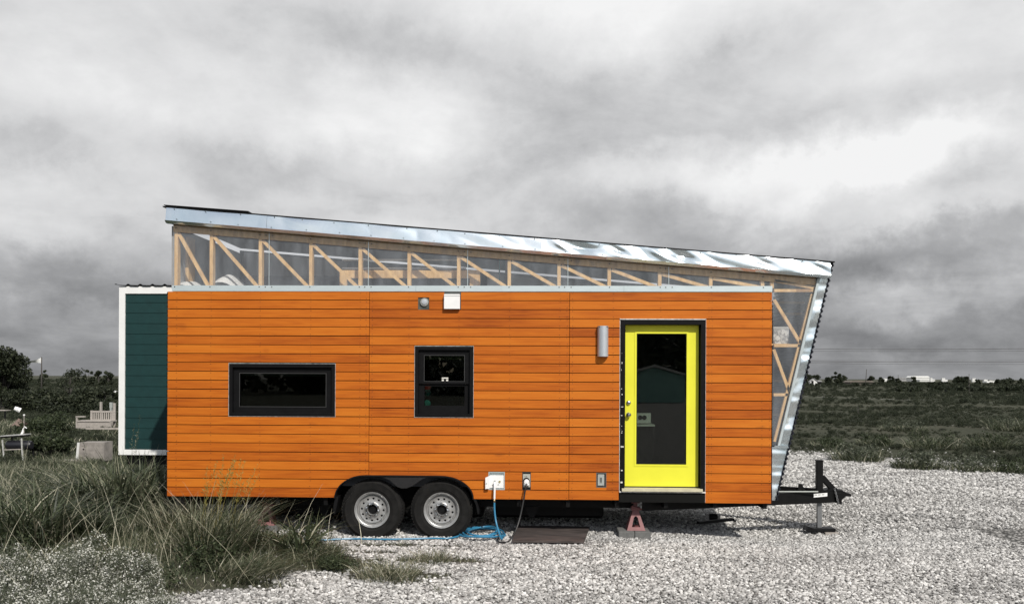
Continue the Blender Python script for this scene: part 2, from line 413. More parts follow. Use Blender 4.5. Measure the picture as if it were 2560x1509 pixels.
ii, jj = np.meshgrid(np.arange(nx-1), np.arange(ny-1)); q = (jj*nx+ii).ravel()
GM = gravel(GX, GY).ravel()
def ground_mat():
    m, t, b = newmat('gravel_and_meadow_soil')
    at = N(t, 'ShaderNodeAttribute'); at.attribute_name = 'tint'
    c = N(t, 'ShaderNodeTexCoord')
    vo = N(t, 'ShaderNodeTexVoronoi'); vo.inputs['Scale'].default_value = 24; lk(t, c.outputs['Object'], vo.inputs['Vector'])
    sp = N(t, 'ShaderNodeSeparateXYZ'); lk(t, vo.outputs['Color'], sp.inputs[0])
    edge = maprange(t, vo.outputs['Distance'], .2, .62, 1, .12)
    stone = ramp(t, sp.outputs[0], [(0, (.20, .19, .18)), (.5, (.42, .41, .39)), (1, (.62, .60, .57))])
    st = vmath(t, 'SCALE', stone); lk(t, edge, st.inputs['Scale'])
    n1 = tex(t, .35, 8, .65, stretch=(.35, 1, 1)); n2 = tex(t, 3.5, 6, .7); n3 = tex(t, .05, 5, .6, stretch=(.25, 1, 1))
    mm = math_(t, 'ADD', math_(t, 'MULTIPLY', n1.outputs[0], .55), math_(t, 'MULTIPLY', n2.outputs[0], .45))
    soil = ramp(t, mm, [(.36, (.020, .024, .014)), (.5, (.042, .045, .028)), (.60, (.068, .062, .045)), (.72, (.13, .12, .095))])
    far = ramp(t, n3.outputs[0], [(.35, (.022, .028, .015)), (.55, (.050, .052, .032)), (.70, (.10, .092, .070))])
    cm = N(t, 'ShaderNodeCameraData')
    sp2 = N(t, 'ShaderNodeSeparateXYZ'); lk(t, c.outputs['Object'], sp2.inputs[0])
    mf = N(t, 'ShaderNodeMix', data_type='RGBA'); lk(t, maprange(t, sp2.outputs[1], 15, 80, .15, .7), mf.inputs[0]); lk(t, soil, mf.inputs['A']); lk(t, far, mf.inputs['B'])
    # two pale dirt tracks crossing the field
    trk = None
    for (pa, pb, wd) in TRACKS:
        (x0, y0), (x1, y1) = g(*pa), g(*pb)
        sl = (y1-y0)/(x1-x0)
        line = math_(t, 'SUBTRACT', sp2.outputs[1], math_(t, 'ADD', math_(t, 'MULTIPLY', sp2.outputs[0], sl), y0-sl*x0))
        line = math_(t, 'ADD', line, math_(t, 'MULTIPLY', math_(t, 'SUBTRACT', n1.outputs[0], .5), wd*2.5))
        k = maprange(t, math_(t, 'ABSOLUTE', line), wd*.3, wd, 1, 0, True)
        k = math_(t, 'MULTIPLY', k, maprange(t, n2.outputs[0], .42, .56, .1, .85))
        k = math_(t, 'MULTIPLY', k, maprange(t, sp2.outputs[0], x0*.9, x0, 0, 1)); k = math_(t, 'MULTIPLY', k, maprange(t, sp2.outputs[0], x1, x1*1.15, 1, 0))
        trk = k if trk is None else math_(t, 'MAXIMUM', trk, k)
    mt = N(t, 'ShaderNodeMix', data_type='RGBA'); lk(t, trk, mt.inputs[0]); lk(t, mf.outputs['Result'], mt.inputs['A']); mt.inputs['B'].default_value = (.26, .25, .23, 1)
    mx = N(t, 'ShaderNodeMix', data_type='RGBA'); lk(t, at.outputs['Fac'], mx.inputs[0]); lk(t, mt.outputs['Result'], mx.inputs['A']); lk(t, st.outputs[0], mx.inputs['B'])
    lk(t, mx.outputs['Result'], b.inputs['Base Color']); b.inputs['Roughness'].default_value = .95; b.inputs['Specular IOR Level'].default_value = .2
    hh = math_(t, 'ADD', math_(t, 'MULTIPLY', edge, .6), n2.outputs[0]); bump(t, b, hh, .6, .03); return m
TRACKS = [((1990, 990), (2330, 1001), 2.2), ((1980, 1043), (2260, 1057), .8), ((2350, 1010), (2420, 1016), .8)]
gnd = np_obj('ground', V, np.stack([q, q+1, q+nx+1, q+nx], 1), ground_mat(), attr=GM, smooth=True); tag(gnd, 'flat ground with pale gravel pad giving way to dark scrubby meadow', kind='structure')

# geometry-nodes scatter: positions, sizes and turns are baked on a point mesh
def stone_variants(n=5):
    out = []
    for s in range(n):
        bm = bmesh.new(); bmesh.ops.create_icosphere(bm, subdivisions=1, radius=1)
        for v in bm.verts:
            d = .72+.45*noise.noise(v.co*1.1+Vector((s*9, 0, 0)))+.25*random.random()
            v.co = Vector((v.co.x*d*1.15, v.co.y*d*.95, v.co.z*d*.7))
        me = bpy.data.meshes.new('stone'); bm.to_mesh(me); bm.free()
        out.append(me)
    return out
def scatter(name, P, scl, rot, pick, meshes, mats, label, kind='stuff'):
    me = bpy.data.meshes.new(name); P = np.asarray(P, np.float32)
    me.vertices.add(len(P)); me.vertices.foreach_set('co', P.ravel())
    for an, tp, dat in (('scl', 'FLOAT', scl), ('rot', 'FLOAT_VECTOR', rot), ('pick', 'INT', pick)):
        a = me.attributes.new(an, tp, 'POINT')
        if tp == 'FLOAT_VECTOR': a.data.foreach_set('vector', np.asarray(dat, np.float32).ravel())
        else: a.data.foreach_set('value', np.asarray(dat, np.int32 if tp == 'INT' else np.float32))
    o = bpy.data.objects.new(name, me); COL.objects.link(o)
    t = bpy.data.node_groups.new(name, 'GeometryNodeTree')
    t.interface.new_socket('Geometry', in_out='INPUT', socket_type='NodeSocketGeometry'); t.interface.new_socket('Geometry', in_out='OUTPUT', socket_type='NodeSocketGeometry')
    gi = t.nodes.new('NodeGroupInput'); go = t.nodes.new('NodeGroupOutput')
    jn = t.nodes.new('GeometryNodeJoinGeometry')
    def na(nm, dt):
        n = t.nodes.new('GeometryNodeInputNamedAttribute'); n.data_type = dt; n.inputs[0].default_value = nm; return n.outputs[0]
    pk = na('pick', 'INT'); sa = na('scl', 'FLOAT'); ra = na('rot', 'FLOAT_VECTOR')
    for i, ms in enumerate(meshes):
        ob = bpy.data.objects.new(name+'_source', ms)
        if mats and not ms.materials: ms.materials.append(mats[i % len(mats)])
        oi = t.nodes.new('GeometryNodeObjectInfo'); oi.inputs['Object'].default_value = ob; oi.inputs['As Instance'].default_value = True
        cp = t.nodes.new('FunctionNodeCompare'); cp.data_type = 'INT'; cp.operation = 'EQUAL'
        t.links.new(pk, cp.inputs[2]); cp.inputs[3].default_value = i
        ip = t.nodes.new('GeometryNodeInstanceOnPoints')
        t.links.new(gi.outputs[0], ip.inputs['Points']); t.links.new(cp.outputs[0], ip.inputs['Selection'])
        t.links.new(oi.outputs['Geometry'], ip.inputs['Instance']); t.links.new(sa, ip.inputs['Scale']); t.links.new(ra, ip.inputs['Rotation'])
        t.links.new(ip.outputs[0], jn.inputs[0])
    t.links.new(jn.outputs[0], go.inputs[0])
    md = o.modifiers.new('scatter', 'NODES'); md.node_group = t
    return tag(o, label, kind=kind)

rng = np.random.default_rng(3)
def stone_mat(name, c):
    m, t, b = newmat(name)
    oi = N(t, 'ShaderNodeObjectInfo'); n = tex(t, 2.2, 4, .6)
    gp = N(t, 'ShaderNodeNewGeometry'); dn = N(t, 'ShaderNodeTexNoise'); dn.inputs['Scale'].default_value = .8; dn.inputs['Detail'].default_value = 5
    lk(t, vmath(t, 'MULTIPLY', gp.outputs['Position'], (.55, 1.3, 1)).outputs[0], dn.inputs['Vector'])
    a = math_(t, 'ADD', math_(t, 'MULTIPLY', oi.outputs['Random'], .7), math_(t, 'MULTIPLY', n.outputs[0], .35))
    a = math_(t, 'ADD', a, maprange(t, dn.outputs[0], .32, .54, -.26, .08))
    lk(t, ramp(t, a, [(.10, tuple(x*.50 for x in c)), (.5, c), (.95, tuple(min(.85, x*1.4) for x in c))]), b.inputs['Base Color'])
    b.inputs['Roughness'].default_value = .9; b.inputs['Specular IOR Level'].default_value = .2; return m
SM = [stone_mat('limestone', (.46, .45, .435)), stone_mat('grey_limestone', (.30, .292, .28)), stone_mat('pale_limestone', (.56, .55, .53))]
def dist_pts(x0, x1, y0, y1, dens, keep):
    n = int((x1-x0)*(y1-y0)*dens); x = rng.uniform(x0, x1, n); y = rng.uniform(y0, y1, n)
    k = rng.random(n) < keep(x, y); return x[k], y[k]
def in_view(x, y, m=.6):
    d = (y-CY); a = (x-CX)/np.maximum(d, .1)
    return (a > -.62-m/np.maximum(d, 1)) & (a < .57+m/np.maximum(d, 1))
xs, ys, ss = [], [], []
for (x0, x1, y0, y1, dens, s0, s1) in [(-2, 10.5, -4.6, 1.0, 1750, .008, .026), (-3, 14, 1.0, 4.5, 750, .012, .030), (3, 18, 4.5, 15, 380, .016, .040)]:
    x, y = dist_pts(x0, x1, y0, y1, dens, lambda a, b: gravel(a, b)*.97*in_view(a, b)+.012)
    xs.append(x); ys.append(y); ss.append(s0+(s1-s0)*rng.random(len(x))**2.2)
x = np.concatenate(xs); y = np.concatenate(ys); s = np.concatenate(ss)
scatter('gravel', np.stack([x, y, hgt(x, y)+s*.25], 1), s, np.stack([rng.uniform(-.6, .6, len(x)), rng.uniform(-.6, .6, len(x)), rng.uniform(0, 6.28, len(x))], 1),
        rng.integers(0, 5, len(x)), stone_variants(), SM, 'loose pale limestone gravel covering the pad around the tiny house')

# ------------------------------------------------------------------ tiny house
H = thing('tiny_house', 'long orange cedar-clad tiny house on wheels with sloping foil-edged roof and yellow door', 'tiny house', (3.75, 1.3, 0))
ZT = 3.067; ZB = .487; PITCH = (ZT-ZB)/23
def rowz(i): return ZT-i*PITCH
def X(px, py=1000, Y=0): return w(px, py, Y)[0]
def Zp(px, py, Y=0): return w(px, py, Y)[1]
XL = 0.0; XR = 7.558
J1 = X(922.8); J2 = X(1423.2)
win1 = (X(571.5, 970), X(839, 970), rowz(14), rowz(8)); win2 = (X(1036, 950), X(1184.3, 950), rowz(14), rowz(6))
door = (X(1549, 1000), X(1764.5, 1000), ZB-.2, rowz(3)+.008)
vent = (X(1045, 757), X(1073, 757), rowz(2), Zp(1060, 742.6)); wbox = (X(1110.5, 750), X(1152.5, 750), rowz(2), ZT)
inlet = (X(1221, 1200), X(1262, 1200), rowz(22), rowz(20)); pbox = (X(1305.5, 1200), X(1327, 1200), rowz(22), rowz(20))
outl = (X(1490.5, 1200), X(1516, 1200), Zp(1500, 1217.5), rowz(20))
OPEN = [win1, win2, door, vent, wbox, inlet, pbox, outl]
AL, AR, AB, ATOP = 2.52, 3.46, ZB, .772; RL, RR = .385, .42
def arch_x(z, side):
    k = math.sqrt(max(0, 1-((z-AB)/(ATOP-AB))**2))
    return AL-RL*k if side < 0 else AR+RR*k
def pieces(xa, xb, z0, z1, opens):
    """remaining spans of the strip, grouped into boards"""
    cuts = sorted({xa, xb}|{x for o in opens if o[2] < z1-.012 and o[3] > z0+.012 for x in o[:2] if xa < x < xb})
    groups = []; cur = []
    for a, b in zip(cuts[:-1], cuts[1:]):
        mid = (a+b)/2; lo, hi = z0, z1
        for o in opens:
            if o[0] < mid < o[1]:
                if o[2] <= lo+.012 and o[3] > lo: lo = max(lo, o[3])
                elif o[3] >= hi-.012 and o[2] < hi: hi = min(hi, o[2])
        if hi-lo > .012 and b-a > .01: cur.append((a, b, lo, hi))
        elif cur: groups.append(cur); cur = []
    if cur: groups.append(cur)
    return groups
GAP = .009; nails = MB()
for (ca, cb) in ((XL, J1-.003), (J1+.003, J2-.003), (J2+.003, XR)):
    for i in range(23):
        z1 = rowz(i)-(0 if i else .004); z0 = rowz(i+1)+GAP
        if i == 22: z0 = ZB
        for gidx, grp in enumerate(pieces(ca, cb, z0, z1, OPEN)):
            right = grp[0][0] >= door[1]-.01 and ca > J2
            dz = random.uniform(-.0012, .0012); dy = random.uniform(-.002, .001)
            if right: dz -= .004
            if ca > XL+.1 and not right: dz -= .0025
            if right and i == 22: grp = [(a, b, .462, hi) for a, b, lo, hi in grp]
            if i >= 20 and ca < J2 and grp[0][0] < AL and grp[-1][1] > AL-.5 and z0 < ATOP:   # left of or across the wheel arch
                pass
            parts = []
            for a, b, lo, hi in grp:
                if lo < ATOP and a < AR+RR and b > AL-RL:
                    if a < AL-RL:      # ends at the left of the arch
                        pl = [(a, lo)]+[(min(b, arch_x(z, -1)), z) for z in np.linspace(lo, min(hi, ATOP), 9)]
                        if hi > ATOP: pl += [(b, ATOP), (b, hi)]
                        pl += [(a, hi)]
                        parts.append(pl)
                    if b > AR+RR:
                        aa = max(a, AL-RL*.5)
                        pl = [(b, lo), (b, hi)]
                        if hi > ATOP: pl += [(aa, hi), (aa, ATOP)]
                        pl += [(max(aa if hi > ATOP else a, arch_x(z, 1)), z) for z in np.linspace(min(hi, ATOP), lo, 9)]
                        parts.append(pl)
                    elif a >= AL-RL and hi > ATOP: parts.append([(a, max(lo, ATOP)), (b, max(lo, ATOP)), (b, hi), (a, hi)])
                else: parts.append([(a, lo), (b, lo), (b, hi), (a, hi)])
            spl = [parts] if len(parts) <= 1 or not (i >= 20) else [[p] for p in parts]
            for pp in spl:
                mb = MB()
                for pl in pp:
                    # drop repeated points
                    cl = [p for k, p in enumerate(pl) if k == 0 or math.hypot(p[0]-pl[k-1][0], p[1]-pl[k-1][1]) > 1e-4]
                    if len(cl) < 3: continue
                    mb.prism([(px_, pz_+dz) for px_, pz_ in cl], dy, dy+.019)
                if mb.v: mb.build('board', CEDAR, H)
        # nail heads at the studs
        for px in (441, 527, 650, 776, 900, 915, 930, 1022, 1147, 1274, 1399, 1417, 1431, 1532, 1651, 1779, 1905, 1925, 1772):
            xx = X(px); zz0 = z0+.014
            if not (ca < xx < cb): continue
            for zz in (z0+.016, z1-.016):
                bad = any(o[0]-.01 < xx < o[1]+.01 and o[2]-.01 < zz < o[3]+.01 for o in OPEN) or (AL-RL < xx < AR+RR and zz < ATOP+.01)
                if not bad: nails.lathe([(.0001, -.0035), (.0042, -.0035), (.0042, .001)], (xx+random.uniform(-.004, .004), 0, zz), 6)
tag(nails.build('nail_heads', simple('rusty_nail', (.05, .015, .006), .7), H), kind='stuff')

# walls behind the cladding
def wall_strips(mb, xa, xb, z0, z1, opens, y0, y1):
    zs = sorted({z0, z1}|{z for o in opens for z in o[2:] if z0 < z < z1})
    for a, b in zip(zs[:-1], zs[1:]):
        for grp in pieces(xa, xb, a, b, opens):
            for p in grp: mb.box(p[0], p[1], y0, y1, p[2], p[3])
sh = MB(); wall_strips(sh, .01, XR-.008, .47, ZT-.004, [win1, win2, door, inlet, pbox, vent, outl, (AL-RL-.0, AR+RR, .3, ATOP)], .022, .035)
sh.build('wall_membrane', MEMB, H)
inn = MB(); wall_strips(inn, .02, XR-.02, .62, ZT-.01, [(win1[0]+.03, win1[1]-.03, win1[2]+.03, win1[3]-.03), (win2[0]+.03, win2[1]-.03, win2[2]+.03, win2[3]-.03), (door[0]+.03, door[1]-.03, .5, door[3]-.03)], .10, .13)
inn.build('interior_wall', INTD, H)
DEP = 2.55
sl = (3.447-4.132)/(8.246-.011)
def zt_(x): return 4.132+sl*(x-.011)
def zfb(x): return zt_(x)-.185+.0*x       # bottom of fascia face
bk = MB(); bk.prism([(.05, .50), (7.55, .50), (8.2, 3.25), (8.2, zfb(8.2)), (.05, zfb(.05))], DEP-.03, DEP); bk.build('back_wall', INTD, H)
le = MB(); le.box(.03, .06, .135, DEP-.03, .5, 3.10); le.build('end_wall', INTD, H)
MB().box(.02, 7.55, .37, DEP, .52, .60).box(.02, AL-RL-.02, .04, .369, .52, .60).box(AR+RR+.02, 7.55, .04, .369, .52, .60).build('floor', FLOORM, H)
MB().box(.02, .055, .06, DEP-.03, 3.11, 3.90).build('end_panel', INTW, H)

# corner scalloped edge of left end cladding (dark profile seen at the far left)
le = MB(); z = .50
while z < 3.04:
    le.box(-.012, -.001, .0, .06, z, z+.035); z += .0561
tag(le.build('end_corrugation', BLACK, H), kind='stuff')

# roof
rt = MB(); rt.prism([(-.04, zt_(-.04)-.02), (8.30, zt_(8.30)-.02), (8.30, zt_(8.30)-.006), (-.04, zt_(-.04)-.006)], -.077, DEP+.1)
rt.build('roof_sheet', BLACK, H)
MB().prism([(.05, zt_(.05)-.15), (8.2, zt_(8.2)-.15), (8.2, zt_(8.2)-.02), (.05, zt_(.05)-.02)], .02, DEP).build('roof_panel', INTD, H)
MB().prism([(-.02, zt_(0)+.003), (1.05, zt_(1.05)+.003), (1.05, zt_(1.05)+.016), (-.02, zt_(0)+.010)], -.09, .3).build('roof_flap', BLACK, H)

# crumpled galvanised fascia: three sheets
DENTS = [(X(1450, 600), .16, .040), (X(1545, 605), .07, .030), (X(1700, 640), .12, .045), (X(1640, 630), .06, -.02), (X(1905, 655), .10, .025), (X(2040, 670), .07, .02), (X(1400, 600), .05, -.02)]
def fascia(xa, xb, crump, seed, nx_=150, nz=12):
    V = []; 
    for j in range(nz+1):
        for i in range(nx_+1):
            x = xa+(xb-xa)*i/nx_; v = j/nz
            zt = zt_(x)-.021; zb = zt_(x)-.190+.004*noise.noise(Vector((x*3, seed, 0)))
            z = zb+(zt-zb)*v
            d = noise.noise(Vector((x*1.1, z*1.5, seed)))*.008
            e_ = math.sin(math.pi*min(1, max(0, v)))**.7
            d += crump*(abs(noise.noise(Vector((x*1.9+seed+(z-zt_(x))*2.2, (z-zt_(x))*2.6, 1.5))))-.15)*.085*e_
            for dx_, dw, da in DENTS:
                if abs(x-dx_) < 3*dw: d -= da*math.exp(-((x-dx_+(v-.6)*.25)/dw)**2)*(1-abs(2*v-1.1))**1
            V.append((x, -.104-d*1.0+.034*v, z))
    Fc = [(j*(nx_+1)+i, j*(nx_+1)+i+1, (j+1)*(nx_+1)+i+1, (j+1)*(nx_+1)+i) for j in range(nz) for i in range(nx_)]
    mb = MB(); mb.add(V, Fc)
    return mb.build('fascia_panel', FOIL, H, smooth=True)
xs1 = X(672, 540); xs2 = X(1352, 610)
fascia(.006, xs1, .10, 1); fascia(xs1+.002, xs2, .30, 4, 200); fascia(xs2+.002, 8.245, .70, 9, 300)
for xa, xb, s_ in ((.0, 2.7, 1), (2.702, 5.5, 2), (5.502, 8.25, 3)):
    lip = MB(); n = 50; V = []
    for i in range(n+1):
        x = xa+(xb-xa)*i/n; zb = zt_(x)-.190; wv_ = .006*noise.noise(Vector((x*4, s_, 0)))
        V += [(x, -.112+wv_, zb+.004), (x, -.075+wv_, zb-.026+wv_), (x, -.02, zb-.028)]
    lip.add(V, [(i*3+k, i*3+3+k, i*3+4+k, i*3+1+k) for i in range(n) for k in (0, 1)])
    lip.build('fascia_lip', FOIL, H, smooth=True)
fx = MB()
for x in np.arange(.12, 8.2, .41): 
    for dz in (-.035, -.165): fx.lathe([(.0001, -.004), (.006, -.004), (.006, .003)], (x+random.uniform(-.05, .05), -.083-(.022 if dz < -.1 else 0), zt_(x)+dz), 6)
tag(fx.build('fascia_screws', DGREY, H), kind='stuff')
MB().prism([(.05, zt_(.05)-.218), (8.2, zt_(8.2)-.218), (8.2, zt_(8.2)-.19), (.05, zt_(.05)-.19)], -.02, .08).build('eave_board', simple('dark_eave', (.06, .04, .025), .8), H)

# clerestory truss behind clear sheets
YT0, YT1 = .03, .068
zch = lambda x: zt_(x)-.218
ZP = Zp(1200, 714)+.0
MB().prism([(.053, zch(.053)-.085), (8.1, zch(8.1)-.085), (8.1, zch(8.1)), (.053, zch(.053))], YT0, YT1).build('top_chord', PINE, H)
MB().box(.05, 7.56, YT0+.0, YT1, ZT-.03, ZT+.045).build('bottom_plate', PINE, H)
svx = [X(p, 650) for p in (437.5, 525.7, 648.7, 775.3, 899, 1021.8, 1146, 1273, 1398, 1524, 1650.7, 1778.5, 1908.6)]
for i, x in enumerate(svx):
    MB().box(x-.021, x+.021, YT0+.002, YT0+.09, ZT+.05, zch(x)-.086).build('stud', PINE, H)
MB().box(7.55, 7.59, YT0+.002, YT0+.09, ZT+.05, zch(7.57)-.086).build('stud', PINE, H)
MB().box(.06, .10, .40, .62, ZT+.05, zch(.1)-.086).build('stud', PINE, H)
for i in range(len(svx)-1):
    a = (svx[i]+.030, zch(svx[i]+.03)-.105); b = (svx[i+1]-.040, ZT+.065)
    MB().bar(a, b, .040, YT0+.004, YT0+.042).build('brace', PINE, H)
seams = [.052]+[X(p, 650) for p in (672, 920.5, 1169, 1420, 1672.5)]+[7.572]
for a, b in zip(seams[:-1], seams[1:]):
    MB().prism([(a+.002, ZT+.02), (b-.002, ZT+.02), (b-.002, zt_(b)-.2), (a+.002, zt_(a)-.2)], .018, .022).build('clear_panel', POLY, H)
    if a > .1: MB().box(a-.003, a+.003, .010, .017, ZT+.075, zch(a)-.01).build('panel_seam', GALV, H)
for a, b in zip([.052]+[X(p, 650) for p in (1040, 1560)], [X(p, 650) for p in (1040, 1560)]+[X(1931, 722)]):
    MB().box(a+.001, b-.001, -.006, .008, ZT+.002, ZP).build('flashing_strip', GALV, H)
scw = MB()
for x in svx+[q+.04 for q in seams[1:-1]]+[q-.04 for q in seams[1:-1]]:
    scw.lathe([(.0001, -.012), (.0075, -.010), (.0075, -.004)], (x, 0, ZP-.018), 8); scw.lathe([(.0001, .008), (.0075, .010), (.0075, .018)], (x, 0, zch(x)-.035), 8)
tag(scw.build('panel_screws', DGREY, H), kind='stuff')

# slanted front bay
def xo(z): return 7.613+(8.247-7.613)*(z-.522)/(3.255-.522)      # outer slanted line
def xi(z): return xo(z)-np.interp(z, [.5, 1.165, 3.25], [.0, .125, .125])
ZF = 1.165
MB().prism([(7.573, ZF+.005), (xi(ZF), ZF+.005), (xi(3.2), 3.2), (xi(3.2)+.01, zt_(8.1)-.2), (7.573, zt_(7.573)-.2)], .016, .020).build('clear_panel', POLY, H)
def slant_strip(name, m, off0, off1, z0, z1, y, amp, n=90, seed=0):
    V = []
    for i in range(n+1):
        z = z0+(z1-z0)*i/n
        for k in range(5):
            f = k/4; x = xo(z)-off0(z)+(off0(z)-off1(z))*f
            d = amp*(noise.noise(Vector((x*2, z*5.2, seed)))+.6*noise.noise(Vector((x*3, z*12, seed+4))))*math.sin(math.pi*(.15+.7*f))
            V.append((x, y-d, z))
    mb = MB().add(V, [(i*5+k, i*5+k+1, (i+1)*5+k+1, (i+1)*5+k) for i in range(n) for k in range(4)]); return mb.build(name, m, H, smooth=True)
slant_strip('corner_flashing', FOIL, lambda z: .100, lambda z: .003, ZF+.0, 3.245, -.012, .030, seed=2)
slant_strip('corner_flashing', FOIL, lambda z: xo(z)-7.566, lambda z: .003, .50, ZF-.004, -.010, .022, 50, seed=7)
MB().prism([(7.566, ZF-.02), (xo(ZF)-.002, ZF-.02), (xo(ZF)+.002, ZF+.012), (7.60, ZF+.012)], -.03, -.02).build('flashing_fold', FOIL, H)
MB().prism([(xi(ZF)-.004, ZF+.013), (xi(ZF)+.026, ZF+.013), (xi(3.235)+.026, 3.235), (xi(3.235)-.004, 3.235)], -.016, .03).build('edge_channel', simple('grey_vinyl_channel', (.42, .47, .48), .5), H)
# corrugated black front skin, waves running across
mb = MB(); P_ = []
zz = .50
while zz < 3.44:
    P_.append(zz); zz += .0135
outer = [(xo(z)+.018+.011*math.sin(2*math.pi*z/.0625), z) for z in P_]; innr = [(xo(z)+.012+.011*math.sin(2*math.pi*z/.0625)-.0, z) for z in P_]
V = []; 
for (a, z), (b, _) in zip(outer, innr): V += [(b-.010, -.03, z), (a, -.03, z), (b-.010, DEP+.02, z), (a, DEP+.02, z)]
Fc = []
for i in range(len(P_)-1):
    o = i*4; Fc += [(o, o+1, o+5, o+4), (o+1, o+3, o+7, o+5), (o+3, o+2, o+6, o+7), (o+2, o, o+4, o+6)]
mb.add(V, Fc); mb.build('front_skin', simple('dark_corrugated_sheet', (.012, .014, .022), .4, .2), H)
MB().prism([(xi(.6)-.0, .56), (xo(.56)-.012, .56), (xo(3.2)-.012, 3.2), (xi(3.2)-.0, 3.2)], .05, .09).build('front_stud', PINE, H)
def fb(a, b, wd=.038): MB().bar(a, b, wd, .030, .066).build('brace', PINE, H)
def W(px, py): return w(px, py, .04)
fb(W(1937, 701), W(2035, 719.5), .034); fb(W(1935, 749), W(2001, 857), .038); fb(W(1934, 873), W(1973, 979), .036)
for (xa, xb, y) in ((1935, 2034, 726), (1935, 2001, 863.5), (1934, 1971, 986)):
    MB().bar(W(xa, y), W(xb, y), .036, .030, .085).build('rail', PINE, H)
for (xa, xb, y) in ((1945, 2012, 756), (1958, 2008, 784), (1932, 1962, 951), (1932, 1946, 1035)):
    MB().bar(w(xa, y, .8), w(xb-3, y+1, .8), .03, .75, .85).build('inner_rail', PINE, H)
MB().bar(W(2030, 735), W(1936, 1103), .030, .030, .075).build('front_chord', PINE, H)
MB().box(7.50, 7.56, .06, .10, .62, 3.05).build('corner_post', PINE, H)
a_, z_ = w(1934, 860, .3); b_, _ = w(1985, 860, .3)
MB().box(a_-.3, b_, .12, .6, z_-.02, z_).build('shelf', PINE, H)
def printed():
    m, t, b = newmat('printed_card'); n = tex(t, 14, 3, .6); 
    lk(t, ramp(t, n.outputs[0], [(.42, (.75, .75, .72)), (.5, (.25, .25, .25)), (.6, (.6, .6, .58))]), b.inputs['Base Color']); return m
xa_, za_ = w(1934, 817, .3); xb_, zb_ = w(1972, 852, .3)
bx = thing('picture_box', 'pale printed card box standing on the shelf behind the slanted clear end window', 'box', ((xa_+xb_)/2, .36, zb_))
bxm = MB().box(xa_, xb_, .3, .42, z_, za_).build('carton', printed(), bx)
MB().box(xa_-.004, xb_+.004, .296, .424, za_-.025, za_+.004).build('lid', simple('card_lid', (.55, .55, .52), .7), bx)

# things seen through the clerestory
cx0, cz0 = w(849, 675, .2); cx1, cz1 = w(1200, 695, .2)
MB().box(cx0, cx1, .20, .24, cz1, cz0).build('loft_beam', PINE, H)
MB().box(cx1-.13, cx1, .20, .26, 3.06, cz1).build('loft_post', PINE, H); MB().box(cx0, cx0+.09, .20, .26, 3.06, cz1).build('loft_post', PINE, H)
for y_ in (650, 671):
    a = w(856, y_, .3); b = w(1165, y_+1, .3); MB().box(a[0], b[0], .27, .33, a[1]-.009, a[1]+.009).build('loft_rail', WHITEP, H)
a = w(610, 640, DEP-.05); b = w(866, 690, DEP-.05); MB().prism([(a[0], b[1]), (b[0], b[1]), (b[0], b[1]+.22), (a[0], a[1]+.06)], DEP-.06, DEP-.035).build('white_panel', WHITEP, H)
a = w(1218, 692, DEP-.05); b = w(1480, 725, DEP-.05); MB().prism([(a[0], b[1]), (b[0], b[1]), (b[0], b[1]+.08), (a[0], a[1]+.06)], DEP-.06, DEP-.035).build('white_panel', WHITEP, H)
a = w(1247, 640, 1.2); MB().box(a[0], a[0]+.018, 1.2, 1.22, 2.9, a[1]).build('teal_pole', simple('teal_paint', (.05, .35, .32), .5), H)
a = w(1263, 640, 1.3); MB().box(a[0], a[0]+.035, 1.3, 1.32, 2.9, a[1]).build('red_batten', simple('red_batten_paint', (.22, .05, .04), .6), H)
MB().box(.07, 2.6, .14, DEP-.04, 3.02, 3.06).build('loft_floor', FLOORM, H)
# bedding on the loft
bd = MB(); V = []; n = 36; m_ = 14
bx0 = w(462, 700, .5)[0]; bx1 = w(645, 700, .5)[0]
for j in range(m_+1):
    for i in range(n+1):
        u_ = i/n; v_ = j/m_; x = bx0+(bx1-bx0)*u_; y = .16+1.4*v_
        prof = math.exp(-((u_-.10)/.16)**2)*.17+math.exp(-((u_-.62)/.20)**2)*.26
        z = 3.075+prof*(math.sin(math.pi*min(1, v_*1.6+.08))**.5 if v_*1.6+.08 < 1 else 0)+.02*noise.noise(Vector((x*5, y*5, 0)))
        V.append((x, y, max(z, 3.07)))
bd.add(V, [(j*(n+1)+i, j*(n+1)+i+1, (j+1)*(n+1)+i+1, (j+1)*(n+1)+i) for j in range(m_) for i in range(n)])
b_ = bd.build('bedding', BED, None, smooth=True); tag(b_, 'rumpled white bedding piled on the loft behind the clear panels at the tall end', 'bedding')

# ---- windows
def window(rect, name_lbl, hung):
    x0, x1, z0, z1 = rect
    wn = MB().ring(x0+.008, x1-.008, z0+.004, z1-.012, .042, -.004, .075).build('window', FRAMEB, H)
    wn['label'] = name_lbl
    ct = MB(); ct.ring(x0+.0005, x1-.0005, z0-.002, z1-.003, .0045, -.007, .012, tb=.004, tt=.007); ct.build('caulk_line', simple('pale_edge_bead', (.34, .33, .31), .7, 0, .5, 22), wn, False).location = (0, 0, 0)
    return wn
def child(mb, name, m, parent, smooth=False):
    o = mb.build(name, m, None, smooth); o.parent = parent; o.location = (0, 0, 0); return o
w1 = window(win1, 'wide low black-framed window with a single dark pane', False)
x0, x1, z0, z1 = win1
child(MB().ring(x0+.052, x1-.052, z0+.046, z1-.054, .075, .035, .09), 'sash', FRAMEB, w1)
gx0, gx1 = x0+.127, x1-.127
child(MB().ring(gx0-.002, gx1+.002, z0+.119, z1-.127, .006, .030, .036), 'glazing_bead', simple('bead_grey', (.045, .045, .045), .5), w1)
child(MB().box(gx0, gx1, .060, .064, z0+.119, z1-.127), 'pane', GLASS, w1)
child(MB().box(gx0, gx1, .10, .13, z1-.165, z1-.130), 'blind', simple('grey_blind', (.16, .17, .16), .8), w1)
